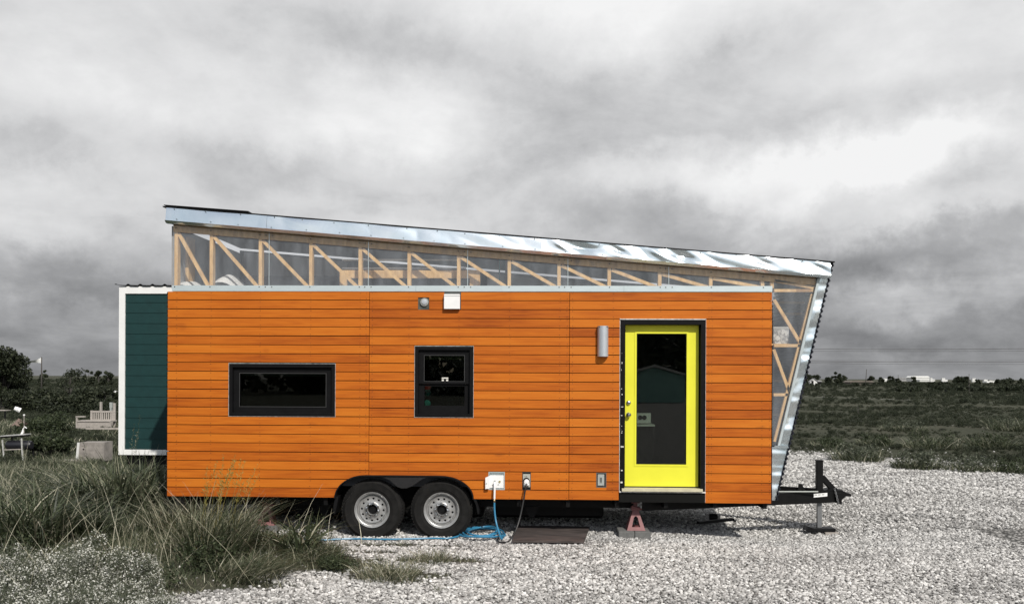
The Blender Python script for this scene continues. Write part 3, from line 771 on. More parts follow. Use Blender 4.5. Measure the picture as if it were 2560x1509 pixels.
w2 = window(win2, 'small black-framed double-hung window', True)
x0, x1, z0, z1 = win2; zm = Zp(1110, 953)
child(MB().ring(x0+.052, x1-.052, zm-.03, z1-.054, .066, .030, .080, tb=.030, tt=.066), 'sash', FRAMEB, w2)
child(MB().ring(x0+.052, x1-.052, z0+.046, zm-.031, .066, .055, .100, tb=.10, tt=.030), 'sash', FRAMEB, w2)
child(MB().box(x0+.118, x1-.118, .055, .059, zm, z1-.12), 'pane', GLASS, w2)
child(MB().box(x0+.118, x1-.118, .078, .082, z0+.146, zm-.06), 'pane', GLASS, w2)
child(MB().ring(x0+.116, x1-.116, zm-.002, z1-.118, .005, .026, .031), 'glazing_bead', simple('bead_grey2', (.05, .05, .05), .5), w2)
child(MB().box(x0+.12, x1-.12, .11, .14, z1-.175, z1-.115), 'blind', simple('olive_blind', (.22, .24, .12), .8), w2)
lx, lz = w(1112, 945); lt = MB().box(lx-.04, lx+.04, .02, .045, lz-.004, lz+.010).box(lx-.04, lx-.015, .018, .04, lz-.035, lz-.012).box(lx+.015, lx+.04, .018, .04, lz-.035, lz-.012)
child(lt, 'latch', simple('pale_latch', (.7, .68, .62), .4), w2)
orn = thing('hanging_ornament', 'red and teal hanging ornament just inside the lower left of the small window', 'ornament', (w(1068, 955, .2)[0], .2, 2.0))
for (px, py, r_, c_) in ((1066, 966, .055, (.42, .06, .05)), (1067, 981, .05, (.03, .30, .24)), (1068, 1008, .045, (.04, .38, .30))):
    a = w(px, py, .2); MB().lathe([(.001, -.02), (r_*.7, -.015), (r_, 0), (r_*.7, .015), (.001, .02)], (a[0], .2, a[1]), 16).build('disc', simple('ornament_paint', c_, .5), orn)
# ---- door
dx0, dx1 = door[0], door[1]; dzt = door[3]
MB().box(dx0+.001, dx1-.001, -.012, .0, dzt-.016, dzt-.004).build('door_drip_edge', CAULK, H)
df = MB(); df.box(dx0+.006, dx1-.006, -.008, .14, dzt-.075, dzt-.017); df.box(dx0+.006, dx0+.062, -.008, .14, .585, dzt-.075); df.box(dx1-.062, dx1-.006, -.008, .14, .585, dzt-.075)
dfo = df.build('door_frame', FRAMEB, H)
st = MB(); st.box(dx0+.062, dx0+.075, .07, .14, .64, dzt-.075); st.box(dx1-.075, dx1-.062, .07, .14, .64, dzt-.075); child(st, 'stop', FRAMEB, dfo)
ed = MB()
for k in range(15):
    z = random.choice([random.uniform(1.3, 1.9), random.uniform(.6, 2.6)]); ed.box(dx0+.008+random.uniform(0, .045), dx0+.010+random.uniform(.0, .02)+.004, -.0095, -.007, z, z+random.uniform(.005, .022))
tag(child(ed, 'paint_chips', CAULK, dfo), kind='stuff')
sx0, sx1, sz0, sz1 = dx0+.064, dx1-.064, .648, dzt-.078
YD = .088
gx0, _ = w(1591, 1000, YD); gx1, _ = w(1716, 1000, YD); gz0 = w(1650, 1160, YD)[1]; gz1 = w(1650, 833.5, YD)[1]
ds = MB(); ds.box(sx0, gx0, YD, YD+.045, sz0, sz1); ds.box(gx1, sx1, YD, YD+.045, sz0, sz1); ds.box(gx0, gx1, YD, YD+.045, sz0, gz0); ds.box(gx0, gx1, YD, YD+.045, gz1, sz1)
dr = ds.build('door', YELLOW, H)
child(MB().ring(gx0-.024, gx1+.024, gz0-.024, gz1+.024, .024, YD-.006, YD+.001), 'glazing_trim', YELLOW, dr)
child(MB().ring(gx0, gx1, gz0, gz1, .008, YD+.004, YD+.03), 'gasket', BLACK, dr)
child(MB().box(gx0+.008, gx1-.008, YD+.016, YD+.020, gz0+.008, gz1-.008), 'pane', DGLASS, dr)
def knob(px, py, r_, name, prof):
    a = w(px, py, YD); child(MB().lathe(prof, (a[0], YD, a[1]), 20), name, CHROME, dr, True)
knob(1571.5, 1006, .03, 'deadbolt', [(.0001, -.026), (.012, -.026), (.014, -.024), (.022, -.022), (.030, -.010), (.031, 0)])
knob(1571.5, 1035.8, .03, 'knob', [(.0001, -.066), (.018, -.064), (.028, -.052), (.029, -.042), (.018, -.030), (.012, -.022), (.014, -.012), (.030, -.008), (.032, 0)])
child(MB().box(sx0, sx1, YD-.004, YD+.05, .636, .648), 'sweep', BLACK, dr)
MB().box(dx0+.03, dx1-.04, -.045, .10, .600, .634).build('door_sill', SILL, H)
MB().box(dx0+.0, dx1-.001, -.020, .11, .582, .598).build('sill_edge', CAULK, H)
MB().box(dx0-.005, dx1-.003, -.004, .12, .46, .580).build('rim_joist', MEMB, H)
MB().box(dx1-.004, dx1-.0005, -.004, .02, .465, dzt).build('edge_trim', CAULK, H)
MB().box(dx0-.002, dx0+.004, -.004, .02, .485, dzt).build('edge_trim', CAULK, H)
# ---- wall lamp
a = w(1493.8, 815); b = w(1520, 891); r_ = (b[0]-a[0])/2; cxl = (a[0]+b[0])/2
lm = MB(); V = []; n = 20
for k in range(n+1):
    t_ = math.pi*k/n; 
    for z in (b[1], a[1]): V += [(cxl-r_*math.cos(t_), -.035-r_*1.0*math.sin(t_), z)]
for z in (b[1], a[1]): V += [(cxl-r_, -.0, z), (cxl+r_, 0, z)]
Fc = [(2*k, 2*k+2, 2*k+3, 2*k+1) for k in range(n)]
o_ = 2*(n+1)
Fc += [(0, 1, o_+2, o_), (2*n+1, 2*n, o_+1, o_+3)]
Fc += [tuple([o_]+[2*k for k in range(n+1)]+[o_+1])]
wl = lm.add(V, Fc).build('wall_lamp', LAMPM, H, True)
child(MB().prism([(cxl-r_*.9, a[1]-.012), (cxl+r_*.9, a[1]-.012), (cxl+r_*.9, a[1]-.008), (cxl-r_*.9, a[1]-.008)], -.09, 0), 'baffle', DGREY, wl)
# ---- vents and boxes
va = vent; vb = MB().box(va[0], va[1], .012, .02, va[2], va[3]).build('vent_plate', simple('dull_zinc_plate', (.10, .105, .09), .4, .4, .5, 14), H)
vc = w(1061, 755); child(MB().lathe([(.030, -.01), (.048, -.012), (.052, -.002), (.052, .012)], (vc[0], 0, vc[1]), 24), 'duct_rim', GREYP, vb, True)
child(MB().lathe([(.0001, -.024), (.030, -.022), (.038, -.014), (.038, -.004)], (vc[0], 0, vc[1]), 24), 'duct_cap', LAMPM, vb, True)
wb = wbox; z_top = Zp(1130, 736)
MB().box(wb[0], wb[1], .004, .02, z_top, wb[3]-.002).build('vent_recess', DGREY, H)
vh = MB().box(wb[0]+.002, wb[1]-.010, -.055, .018, wb[2]+.004, z_top).build('vent_hood', WHITEP, H, bevel=.004)
child(MB().box(wb[0]+.001, wb[1]-.009, -.058, -.0555, z_top-.022, z_top-.018), 'hood_line', GREYP, vh)
ib = MB(); i0, i1, iz0, iz1 = inlet
ip = ib.ring(i0+.001, i1-.001, iz0+.001, iz1-.001, .010, -.003, .05).box(i0+.01, i1-.01, .04, .05, iz0+.01, iz1-.01).build('inlet_recess', GALV, H)
q0 = w(1225, 1187); q1 = w(1259, 1219)
child(MB().box(q0[0], q1[0], .0, .038, q1[1], q0[1]), 'inlet_box', WHITEP, ip)
child(MB().prism([w(1214, 1192), w(1214, 1220), w(1224, 1219), w(1224, 1187.5)][::-1], -.055, -.045).add([(*[w(1225, 1219)[0], 0, w(1225, 1219)[1]],), (w(1214, 1220)[0], -.05, w(1214, 1220)[1]), (w(1214, 1192)[0], -.05, w(1214, 1192)[1]), (w(1225, 1188)[0], 0, w(1225, 1188)[1])], [(0, 1, 2, 3)]), 'inlet_flap', WHITEP, ip)
for (px, py, r_) in ((1237, 1202, .012), (1249, 1203, .014), (1232, 1211, .008), (1217, 1206, .006), (1246, 1210, .006)):
    a = w(px, py); child(MB().lathe([(.0001, -.004), (r_*.5, -.004), (r_*.5, -.008), (r_, -.008), (r_, .001)], (a[0], -.0 if px > 1224 else -.056, a[1]), 12), 'port', GREYP if px != 1249 else simple('brass', (.5, .45, .25), .4, .6), ip)
p0, p1, pz0, pz1 = pbox
pr = MB().ring(p0+.001, p1-.001, pz0+.001, pz1-.001, .004, .005, .05).box(p0+.004, p1-.004, .04, .05, pz0+.004, pz1-.004).build('outlet_recess', DGREY, H)
q0 = w(1307.5, 1184); q1 = w(1325.5, 1216.5); child(MB().box(q0[0], q1[0], -.008, .03, q1[1], q0[1]), 'outlet_box', simple('grey_outlet', (.36, .37, .33), .5), pr)
a = w(1316, 1190); child(MB().box(a[0]-.022, a[0]-.014, -.010, -.007, a[1]-.004, a[1]+.004).box(a[0]-.004, a[0]+.006, -.010, -.007, a[1]-.004, a[1]+.004), 'slots', BLACK, pr)
a = w(1316, 1201); child(MB().lathe([(.0001, -.014), (.040, -.012), (.043, -.006), (.043, .0)], (a[0], 0, a[1]), 20), 'socket_rim', BLACK, pr, True)
o0, o1, oz0, oz1 = outl
orr = MB().ring(o0+.001, o1-.001, oz0+.001, oz1-.001, .008, -.004, .04).box(o0+.008, o1-.008, .03, .04, oz0+.008, oz1-.008).build('outlet_recess', simple('outlet_frame', (.12, .115, .11), .5), H)
child(MB().box(o0+.020, o1-.026, .006, .03, oz0+.024, oz1-.020), 'outlet_cover', simple('outlet_cover_grey', (.34, .36, .34), .5), orr)
xm = (o0+o1)/2-.004; zmm = (oz0+oz1)/2
child(MB().ring(xm-.016, xm+.016, zmm-.038, zmm+.038, .006, .002, .006), 'cover_rim', GREYP, orr); child(MB().box(xm-.009, xm+.009, .003, .0065, zmm-.03, zmm+.03), 'slot', DGREY, orr)

# stove seen through the door glass
sa = w(1588, 1032, .9); sb = w(1627, 1056, .9)
sa = w(1588, 1032, .36); sb = w(1627, 1056, .36)
stv = thing('stove', 'white stove with two black burners dials seen through the door glass', 'stove', (sa[0], .6, .6))
MB().box(sa[0]-.4, sb[0], .36, .40, sb[1], sa[1]).build('control_panel', WHITEP, stv)
for px in (1600.5, 1611): 
    a = w(px, 1043, .36); MB().lathe([(.0001, -.012), (.026, -.010), (.030, 0)], (a[0], .36, a[1]), 16).build('dial', BLACK, stv)
MB().box(sa[0]-.4, sb[0]+.05, .34, .9, sb[1]-.045, sb[1]-.025).build('top', WHITEP, stv); MB().box(sa[0]-.4, sb[0]+.03, .40, .9, .6, sb[1]-.045).build('body', BLACK, stv)

# ---- wheels, fender, chassis
WY = .135
def wheel(cx_, cz_, parent, ang=0, cy_=WY):
    L = parent.location
    we = sub('wheel', parent, (cx_-L.x, cy_-L.y, cz_-L.z))
    c = (0, 0, 0)
    def ch(mb, nm, m, sm=True):
        o = mb.build(nm, m, None, sm); o.parent = we; o.location = (0, 0, 0); return o
    prof = [(.213, -.075), (.222, -.098), (.24, -.106), (.262, -.112), (.265, -.115), (.268, -.112), (.30, -.118), (.335, -.116), (.340, -.118), (.343, -.114), (.365, -.100), (.378, -.082), (.3855, -.062)]
    tp = prof+[(.3855, -.035), (.378, -.034), (.378, -.028), (.3865, -.027), (.3865, .027), (.378, .028), (.378, .034), (.3855, .035)]+[(r, -y) for r, y in prof[::-1]]
    ch(MB().lathe(tp, c, 72), 'tyre', RUBBER)
    tr = MB()
    for k in range(64):
        t_ = 2*math.pi*k/64
        for sgn in (-1, 1):
            ca, sa_ = math.cos(t_), math.sin(t_); ex = Vector((-sa_, 0, ca)); er = Vector((ca, 0, sa_))
            ctr = er*.3815+Vector((0, sgn*.074, 0)); vs = []
            for a in (-1, 1):
                for b in (-1, 1):
                    for d in (-1, 1): vs.append(ctr+ex*a*.012+Vector((0, b*.014, 0))+er*d*.008)
            tr.add(vs, [(0,1,3,2),(4,6,7,5),(0,4,5,1),(2,3,7,6),(0,2,6,4),(1,5,7,3)])
    tag(ch(tr, 'tread_blocks', RUBBER, False), kind='stuff')
    rim = MB().lathe([(.214, -.07), (.224, -.100), (.2225, -.105), (.213, -.103), (.207, -.092), (.203, -.088), (.197, -.086), (.192, -.070), (.188, -.044), (.180, -.036), (.172, -.040), (.169, -.056), (.165, -.062), (.160, -.061)], c, 64)
    nH = 12
    for k in range(nH):                      # disc with twelve round hand holes
        t0 = 2*math.pi*k/nH+ang; t1 = 2*math.pi*(k+1)/nH+ang; tm = (t0+t1)/2; rm = .1385; hr = .0155
        bd_ = [(.160, t0), (.160, tm), (.160, t1), (rm, t1), (.112, t1), (.112, tm), (.112, t0), (rm, t0)]
        sub8 = []
        for r, t in bd_: sub8.append((r*math.cos(t), -.061 if r > .15 else (-.058 if r > .12 else -.060), r*math.sin(t)))
        cc_ = Vector((rm*math.cos(tm), 0, rm*math.sin(tm))); hol = []; hb = []
        for p in sub8:
            d = Vector((p[0], 0, p[2]))-cc_; d.normalize(); hol.append((cc_.x+d.x*hr, -.058, cc_.z+d.z*hr)); hb.append((cc_.x+d.x*hr*.85, -.050, cc_.z+d.z*hr*.85))
        rim.add(sub8+hol+hb, [(i, (i+1) % 8, 8+(i+1) % 8, 8+i) for i in range(8)]+[(8+i, 8+(i+1) % 8, 16+(i+1) % 8, 16+i) for i in range(8)])
    rim.lathe([(.112, -.060), (.104, -.062), (.098, -.070), (.092, -.074), (.068, -.076), (.064, -.072), (.062, -.020)], c, 48)
    ch(rim, 'rim', STEEL)
    ch(MB().lathe([(.205, .0), (.0001, .0)], c, 32), 'drum', BLACK, False)
    ch(MB().lathe([(.0001, -.050), (.016, -.050), (.018, -.054), (.034, -.054), (.040, -.046), (.058, -.040), (.062, -.02)], c, 32), 'hub_cap', BLACK)
    hubr = MB()                               # scalloped trim ring round the hub
    V = []; n = 64
    for r0_, y0_ in ((.066, -.076), (.070, -.088), (.086, -.086), (.092, -.074)):
        for k in range(n):
            t_ = 2*math.pi*k/n; r_ = r0_*(1+.035*math.cos(8*(t_+ang))) if r0_ > .068 else r0_
            V.append((r_*math.cos(t_), y0_-(.006*max(0, math.cos(8*(t_+ang))) if r0_ > .068 else 0), r_*math.sin(t_)))
    hubr.add(V, [(i*n+k, i*n+(k+1) % n, (i+1)*n+(k+1) % n, (i+1)*n+k) for i in range(3) for k in range(n)])
    ch(hubr, 'hub_ring', CHROME)
    for k in range(8):
        t_ = 2*math.pi*(k+.5)/8+ang; r_ = .082
        ch(MB().lathe([(.0001, -.098), (.006, -.097), (.0095, -.090), (.0095, -.07)], (r_*math.cos(t_), 0, r_*math.sin(t_)), 6), 'lug_nut', CHROME, False)
    vs_ = MB().tube([(.150*math.cos(-.72+ang*0), -.06, .150*math.sin(-.72)), (.172*math.cos(-.72), -.085, .172*math.sin(-.72)), (.178*math.cos(-.72), -.098, .178*math.sin(-.72))], .004, 6)
    ch(vs_, 'valve_stem', GREYP); return we
wheel(2.596, .330, H, .2); w_b = wheel(3.471, .332, H, .05)
fe = MB()
def contour(n=14, dr=0.0):
    pts = [(AL-(RL+dr)*math.cos(t), AB+(ATOP-AB+dr)*math.sin(t)) for t in np.linspace(-.02, math.pi/2, n)]
    pts += [(AR+(RR+dr)*math.sin(t), AB+(ATOP-AB+dr)*math.cos(t)) for t in np.linspace(0, math.pi/2+.02, n)]
    return pts
cn = contour(); ci = contour(dr=-.014)
V = [(x, -.045, z) for x, z in cn]+[(x, .34, z) for x, z in cn]+[(x, -.045, z) for x, z in ci]+[(x, .34, z) for x, z in ci]; n = len(cn)
Fc = []
for i in range(n-1): Fc += [(i, i+1, n+i+1, n+i), (2*n+i, 3*n+i, 3*n+i+1, 2*n+i+1), (i, 2*n+i, 2*n+i+1, i+1)]
fe.add(V, Fc); fen = fe.build('fender', BLACK, H, smooth=True)
# teardrop skirt plate between the wheels
sk = [w(958, 1191.5, 0), w(1070, 1192, 0)]+[w(px, py, 0) for px, py in ((1058, 1195), (1046, 1203), (1032, 1213), (1018, 1218.5), (1005, 1219), (994, 1215), (985, 1207), (975, 1198))]
child(MB().prism([p for p in sk], -.038, -.034), 'skirt_plate', simple('glossy_black', (.02, .02, .021), .25), fen)
for (pts) in ([(838, 1240), (846, 1240), (842, 1262), (838, 1284), (832, 1284), (834, 1262)], [(1183, 1246), (1190, 1246), (1196, 1266), (1198, 1284), (1194, 1284), (1190, 1262)]):
    child(MB().prism([w(*p) for p in pts][::-1], .0, .25), 'mud_flap', BLACK, fen)
MB().box(AL-RL+.01, AR+RR-.01, .345, .36, .30, ATOP).build('wheel_well', MEMB, H)
ch_ = MB()
for y0_ in (.40, 2.10): 
    MB().box(.05, 5.95, y0_, y0_+.05, .33, .468).build('frame_rail', CHASSIS, H)
for k, x in enumerate(np.arange(.15, 7.5, .61)):
    MB().box(x, x+.05, .38 if AL-RL-.1 < x < AR+RR+.05 else .05, 2.5, .385, .470).build('cross_member', CHASSIS, H)
MB().box(.02, 7.55, .371, DEP, .471, .515).box(.02, AL-RL-.02, .05, .37, .471, .515).box(AR+RR+.02, 7.55, .05, .37, .471, .515).build('belly_pan', MEMB, H)
for x in (2.596, 3.471):
    MB().tube([(x, .15, .33), (x, 2.4, .33)], .045, 12).build('axle', CHASSIS, H, True)
    MB().tube([(x-.35, .38, .30), (x-.15, .38, .25), (x, .38, .24), (x+.15, .38, .25), (x+.35, .38, .30)], .028, 8).build('leaf_spring', CHASSIS, H, True)
for xx, yy in ((3.034, .38), (1.9, .4), (4.6, .4)):
    MB().prism([(xx-.1, .34), (xx-.03, .20), (xx+.03, .20), (xx+.1, .34)], yy-.02, yy+.02).build('hanger', CHASSIS, H)
for xa, xb in ((.9, 2.0), (2.15, 3.95), (4.1, 5.55)):  # black boxes added to block the view and deepen the underfloor shade
    MB().box(xa, xb, .75, 2.05, .14, .384).build('underfloor_shade_box', CHASSIS, H, bevel=.03)
# A-frame tongue
BZ0, BZ1 = .320, .485
xA, yA = X(1606, 1270, .12), .13; xB, yB = w(2090, 1250, 1.18)[0], 1.20
def tongue(ya, yb, nm):
    d = .05; return MB().add([(xA, ya, BZ0+.012), (xB, yb, BZ0-.006), (xB, yb, BZ1-.01), (xA, ya, BZ1+.0), (xA, ya+d, BZ0+.012), (xB, yb+d, BZ0-.006), (xB, yb+d, BZ1-.01), (xA, ya+d, BZ1)],
        [(0,1,2,3),(4,7,6,5),(0,3,7,4),(1,5,6,2),(3,2,6,7),(0,4,5,1)]).build(nm, CHASSIS, H)
tg = tongue(yA, yB, 'tongue_beam'); tongue(2.42, 1.36, 'tongue_beam')
def on_beam(px): 
    # x on the near beam's face for a pixel column
    for k in range(2001):
        t_ = k/2000*1.05; y = yA+(yB-yA)*t_; x = xA+(xB-xA)*t_
        if w(px, 1240, y)[0] <= x: return x, y
    return xB, yB
xs_, ys_ = on_beam(2034); xe_, ye_ = on_beam(2068)
z0s = w(2034, 1242.5, ys_)[1]; z1s = w(2034, 1233.5, ys_)[1]
stk = MB().add([(xs_, ys_-.004, z0s), (xe_, ye_-.004, z0s+.008), (xe_, ye_-.004, z1s+.006), (xs_, ys_-.004, z1s)], [(0, 1, 2, 3)]); child(stk, 'sticker', WHITEP, tg).location = -H.location*0
tg_s = [c for c in tg.children][0]
lp = MB()
for k in range(3):
    xx0, yy0 = xs_+.012+k*.055, ys_-.006+(ye_-ys_)*(.012+k*.055)/(xe_-xs_)
    lp.add([(xx0, yy0, z1s-.022), (xx0+.04, yy0+.04*(ye_-ys_)/(xe_-xs_), z1s-.022), (xx0+.04, yy0+.04*(ye_-ys_)/(xe_-xs_), z1s-.008), (xx0, yy0, z1s-.008)], [(0, 1, 2, 3)])
child(lp, 'sticker_print', GREYP, tg)
jx, jy = on_beam(2048); jy += .10
jx = w(2048, 1200, jy)[0]
jt = w(2048, 1151, jy)[1]
MB().box(jx-.042, jx+.042, jy-.04, jy+.04, .40, jt).build('jack_post', CHASSIS, H, bevel=.004)
MB().box(jx-.046, jx+.046, jy-.044, jy+.044, jt-.006, jt+.012).build('jack_cap', BLACK, H)
zf0 = w(2048, 1326, jy)[1]
MB().box(jx-.028, jx+.030, jy-.028, jy+.028, zf0+.04, .40).build('jack_tube', simple('grey_steel_tube', (.20, .205, .21), .45, .4), H)
pf = MB().box(jx-.17, jx+.20, jy-.09, jy+.09, zf0, zf0+.05).build('foot_plate', BLACK, H, bevel=.008)
child(MB().prism([(jx-.20, zf0+.02), (jx-.17, zf0+.0), (jx-.10, zf0+.052), (jx-.18, zf0+.075)], jy-.1, jy+.06), 'foot_lip', BLACK, pf)
b0 = MB().box(jx+.05, jx+.23, jy-.12, jy+.08, zf0-.055, zf0-.002).build('wood_block', GREYWOOD, None); tag(b0, 'small grey timber block under the foot of the tongue jack', 'block')
MB().beam((jx+.04, jy, w(2055, 1192, jy)[1]), (w(2088, 1228, jy+.05)[0], jy+.05, w(2088, 1228, jy+.05)[1]), .05, .07).build('jack_brace', CHASSIS, H)
MB().beam((jx+.04, jy+.02, BZ1-.01), (xB+.0, jy+.06, BZ1+.02), .16, .02).build('tongue_plate', CHASSIS, H)
ca = w(2098, 1233, 1.3)
cp = MB().prism([w(2084, 1222, 1.3), w(2084, 1248, 1.3), w(2102, 1246, 1.3), w(2110, 1238, 1.3), w(2123, 1239, 1.3), w(2124, 1232, 1.3), w(2112, 1229, 1.3), w(2100, 1222, 1.3)][::1], 1.22, 1.38).build('coupler', CHASSIS, H, bevel=.006)
child(MB().tube([(ca[0]+.0, 1.3, ca[1]-.02), (ca[0]+.0, 1.3, ca[1]-.14)], .035, 12), 'coupler_socket', BLACK, cp)
MB().box(w(2098, 1240, 1.2)[0]-.04, w(2098, 1240, 1.2)[0]+.02, 1.17, 1.40, BZ0-.01, BZ1-.04).build('tongue_end', CHASSIS, H)
# bracket on the beam
kx, ky = on_beam(2004); kb = MB().beam((kx-.03, ky+.02, BZ1-.08), (kx-.01, ky+.02, BZ1+.10), .05, .03).beam((kx-.01, ky+.02, BZ1+.09), (kx+.09, ky+.06, BZ1-.06), .03, .025).build('hitch_bracket', CHASSIS, H)
rx_, ry_ = on_beam(1945); MB().tube([(rx_, ry_+.02, BZ1+.01), (xB-.3, yB-.2, BZ1-.0)], .010, 6).build('brake_line', GREYP, H)
# safety chain
cpt = on_beam(2090); c_pts = [(cpt[0]-.02+.05*s_-.01, cpt[1]-.03-.01*math.sin(3*s_), BZ1+.02-.20*s_) for s_ in np.linspace(0, 1, 10)]
chn = thing('chain', 'short silver safety chain hanging over the tongue beside the coupler', 'chain', c_pts[0])
for i in range(9):
    a = Vector(c_pts[i]); b = Vector(c_pts[i+1]); d = (b-a).normalized(); sdv = Vector((0, 1, 0)) if i % 2 else Vector((1, 0, 0)); sdv = (sdv-d*sdv.dot(d)).normalized()
    mid = (a+b)/2; pts = [mid+d*(.019*math.cos(t_))+sdv*(.010*math.sin(t_)) for t_ in np.linspace(0, 2*math.pi, 11)]
    MB().tube(pts, .0032, 5, False).build('link', simple('zinc', (.45, .45, .45), .35, .8) if i == 0 else bpy.data.materials['zinc'], chn, True)

# ------------------------------------------------------------------ hose, cord, board, stands
a = w(1237.4, 1204); hpts = [(a[0], -.02, a[1]), (a[0], -.05, a[1]-.03)]+[(*[w(px, py, yy)[0], yy, w(px, py, yy)[1]],) for px, py, yy in ((1236.5, 1225, -.06), (1236, 1247, -.06))]
hs = thing('garden_hose', 'blue garden hose hanging from the water inlet and coiled on the gravel by the wheels', 'hose', (w(1236, 1340, -.25)[0], -.25, 0))
def smooth_path(P, n=8):
    P = [Vector(p) for p in P]; out = []
    for i in range(len(P)-1):
        p0 = P[max(i-1, 0)]; p1 = P[i]; p2 = P[i+1]; p3 = P[min(i+2, len(P)-1)]
        for k in range(n):
            t = k/n; out.append(.5*((2*p1)+(p2-p0)*t+(2*p0-5*p1+4*p2-p3)*t*t+(3*p1-p0-3*p2+p3)*t**3))
    return out+[P[-1]]
MB().tube(smooth_path(hpts, 5), .0125, 10).build('connector', WHITEP, hs, True)
e_ = hpts[-1]
MB().tube([(e_[0], e_[1], e_[2]+.005), (e_[0], e_[1], e_[2]-.04)], .0135, 10).build('coupling', simple('brass_coupling', (.45, .35, .2), .35, .8), hs, True)
path = [(e_[0], e_[1], e_[2]-.02)]+[(w(px, py, yy)[0], yy, w(px, py, yy)[1]) for px, py, yy in ((1236.5, 1275, -.07), (1240, 1303, -.10), (1247, 1328, -.18))]
cc0 = g(1205, 1341); 
path += [(w(1254, 1348, -.28)[0], -.28, .04)]
for k, t_ in enumerate(np.linspace(-.35, 2*math.pi*3.6, 84)):
    rr_ = .265-.030*math.floor(t_/6.28)+.015*math.sin(t_*2.3); zz_ = .022+.020*(k/84)*3+.014*math.sin(t_*1.7)+.012
    path.append((cc0[0]+rr_*math.cos(t_), cc0[1]+rr_*1.35*math.sin(t_), zz_+.0))
px_tail = [(1185, 1326), (1165, 1334), (1145, 1345), (1118, 1350), (1080, 1349), (1030, 1350), (975, 1351), (920, 1350), (880, 1350), (840, 1352), (800, 1354), (740, 1350)]
for p in px_tail:
    q_ = g(*p); path.append((q_[0], q_[1], float(hgt(*q_))+.028))
MB().tube(smooth_path(path, 4), .0115, 8).build('hose_line', HOSE, hs, True)
a = w(1316.4, 1203); cd = thing('electric_cable', 'long black electric cable hanging from the grey outlet down to the dark plywood board', 'cable', (w(1259, 1360, -.4)[0], -.4, 0))
MB().lathe([(.0001, -.055), (.028, -.052), (.033, -.040), (.033, -.012)], (a[0], 0, a[1]), 16).build('plug', WHITEP, cd, True)
MB().box(a[0]-.032, a[0]+.032, -.045, -.02, a[1]-.045, a[1]-.02).build('plug_clip', WHITEP, cd, True)
cpath = [(a[0], -.03, a[1]-.01), (a[0]-.004, -.065, a[1]-.05)]+[(w(px, py, yy)[0], yy, w(px, py, yy)[1]) for px, py, yy in ((1312, 1230, -.07), (1308, 1255, -.08), (1300, 1292, -.12), (1290, 1323, -.2), (1279, 1343, -.3), (1268, 1354, -.36))]
for p in ((1258, 1360), (1248, 1360), (1243, 1354), (1246, 1350)):
    q_ = g(*p); cpath.append((q_[0], q_[1], .03))
MB().tube(smooth_path(cpath, 6), .0105, 8).build('sheath', CORD, cd, True)
c4 = [g(*p) for p in ((1281, 1361), (1460, 1363), (1474, 1325), (1291, 1322))]
gm = MB(); gm.add([(x, y, .030) for x, y in c4]+[(x, y, .052) for x, y in c4], [(3,2,1,0),(4,5,6,7),(0,1,5,4),(1,2,6,5),(2,3,7,6),(3,0,4,7)])
tag(gm.build('plywood_board', MATM, None), 'dark weathered plywood board lying on the gravel under the middle of the tiny house', 'board')

def jack_stand(px, pyb, Y, label, blk, hgtm=.345, yaw=.0):
    bx_, _ = w(px, pyb, Y); z0_ = blk
    L = (bx_, Y, z0_); js = thing('jack_stand', label, 'jack stand', L, 'jack stands under the tiny house')
    def ch(mb, nm, m=RED, sm=False):
        o = mb.build(nm, m, None, sm); o.parent = js; o.location = (0, 0, 0); return o
    hb = .115; ht = .035; hh = hgtm*.72
    for k in range(4):
        R_ = Matrix.Rotation(k*math.pi/2, 3, 'Z')
        def P(u, v):      # u -1..1 across, v 0..1 up
            hw = hb+(ht-hb)*v; return R_ @ Vector((u*hw, -hw, v*hh))
        outer = [P(-1, 0), P(1, 0), P(1, 1), P(-1, 1)]
        inner = [P(-.52, .17), P(.52, .17), P(.38, .62), P(-.38, .62)]
        mid = [P(-.34, .68), P(.34, .68)]
        off = R_ @ Vector((0, .006, 0))
        vs = outer+inner+[P(.15, .70), P(-.15, .70)]
        fs = [(0, 1, 5, 4), (1, 2, 6, 5), (2, 3, 9, 8), (2, 8, 6), (3, 0, 4, 7), (3, 7, 9)]
        mb = MB().add(vs+[v_+off for v_ in vs], fs+[tuple(i+10 for i in f[::-1]) for f in fs]+[(4, 5, 15, 14), (5, 6, 16, 15), (6, 8, 18, 16), (8, 9, 19, 18), (9, 7, 17, 19), (7, 4, 14, 17)])
        ch(mb, 'side_plate')
    ch(MB().box(-.055, .055, -.045, .045, hh-.004, hh+.035), 'collar')
    ch(MB().box(-.025, .025, -.02, .02, hh+.03, hgtm), 'column')
    ch(MB().prism([(-.05, hgtm-.015), (.05, hgtm-.015), (.055, hgtm+.02), (.02, hgtm), (-.02, hgtm), (-.055, hgtm+.02)], -.03, .03), 'saddle')
    ch(MB().tube([(-.05, -.055, hh+.05), (.0, -.06, hh+.03), (.07, -.06, hh+.012), (.10, -.05, hh+.010)], .011, 8), 'handle', RED, True)
    js.rotation_euler[2] = yaw; return js
def block(x0, x1, y0, y1, z0, z1, label):
    o = MB().box(x0, x1, y0, y1, z0, z1).build('concrete_block', CONC, None, bevel=.006); return tag(o, label, 'block')
Yj = .25
jb = w(1588, 1333, Yj)
jack_stand(1588, 1333, Yj, 'faded red jack stand below the left edge of the yellow door', .085, .345)
bx0 = w(1547, 1340, .05)[0]; bxm_ = w(1587, 1340, .05)[0]; bx1 = w(1627, 1340, .05)[0]
block(bx0, bxm_-.003, .06, .45, -.04, .085, 'grey concrete block under the left side of the jack stand by the door')
block(bxm_+.003, bx1, .06, .45, -.04, .083, 'grey concrete block under the right side of the jack stand by the door')
jack_stand(668, 1320, .45, 'faded red jack stand half hidden by grass left of the wheels', .07, .34, .1)
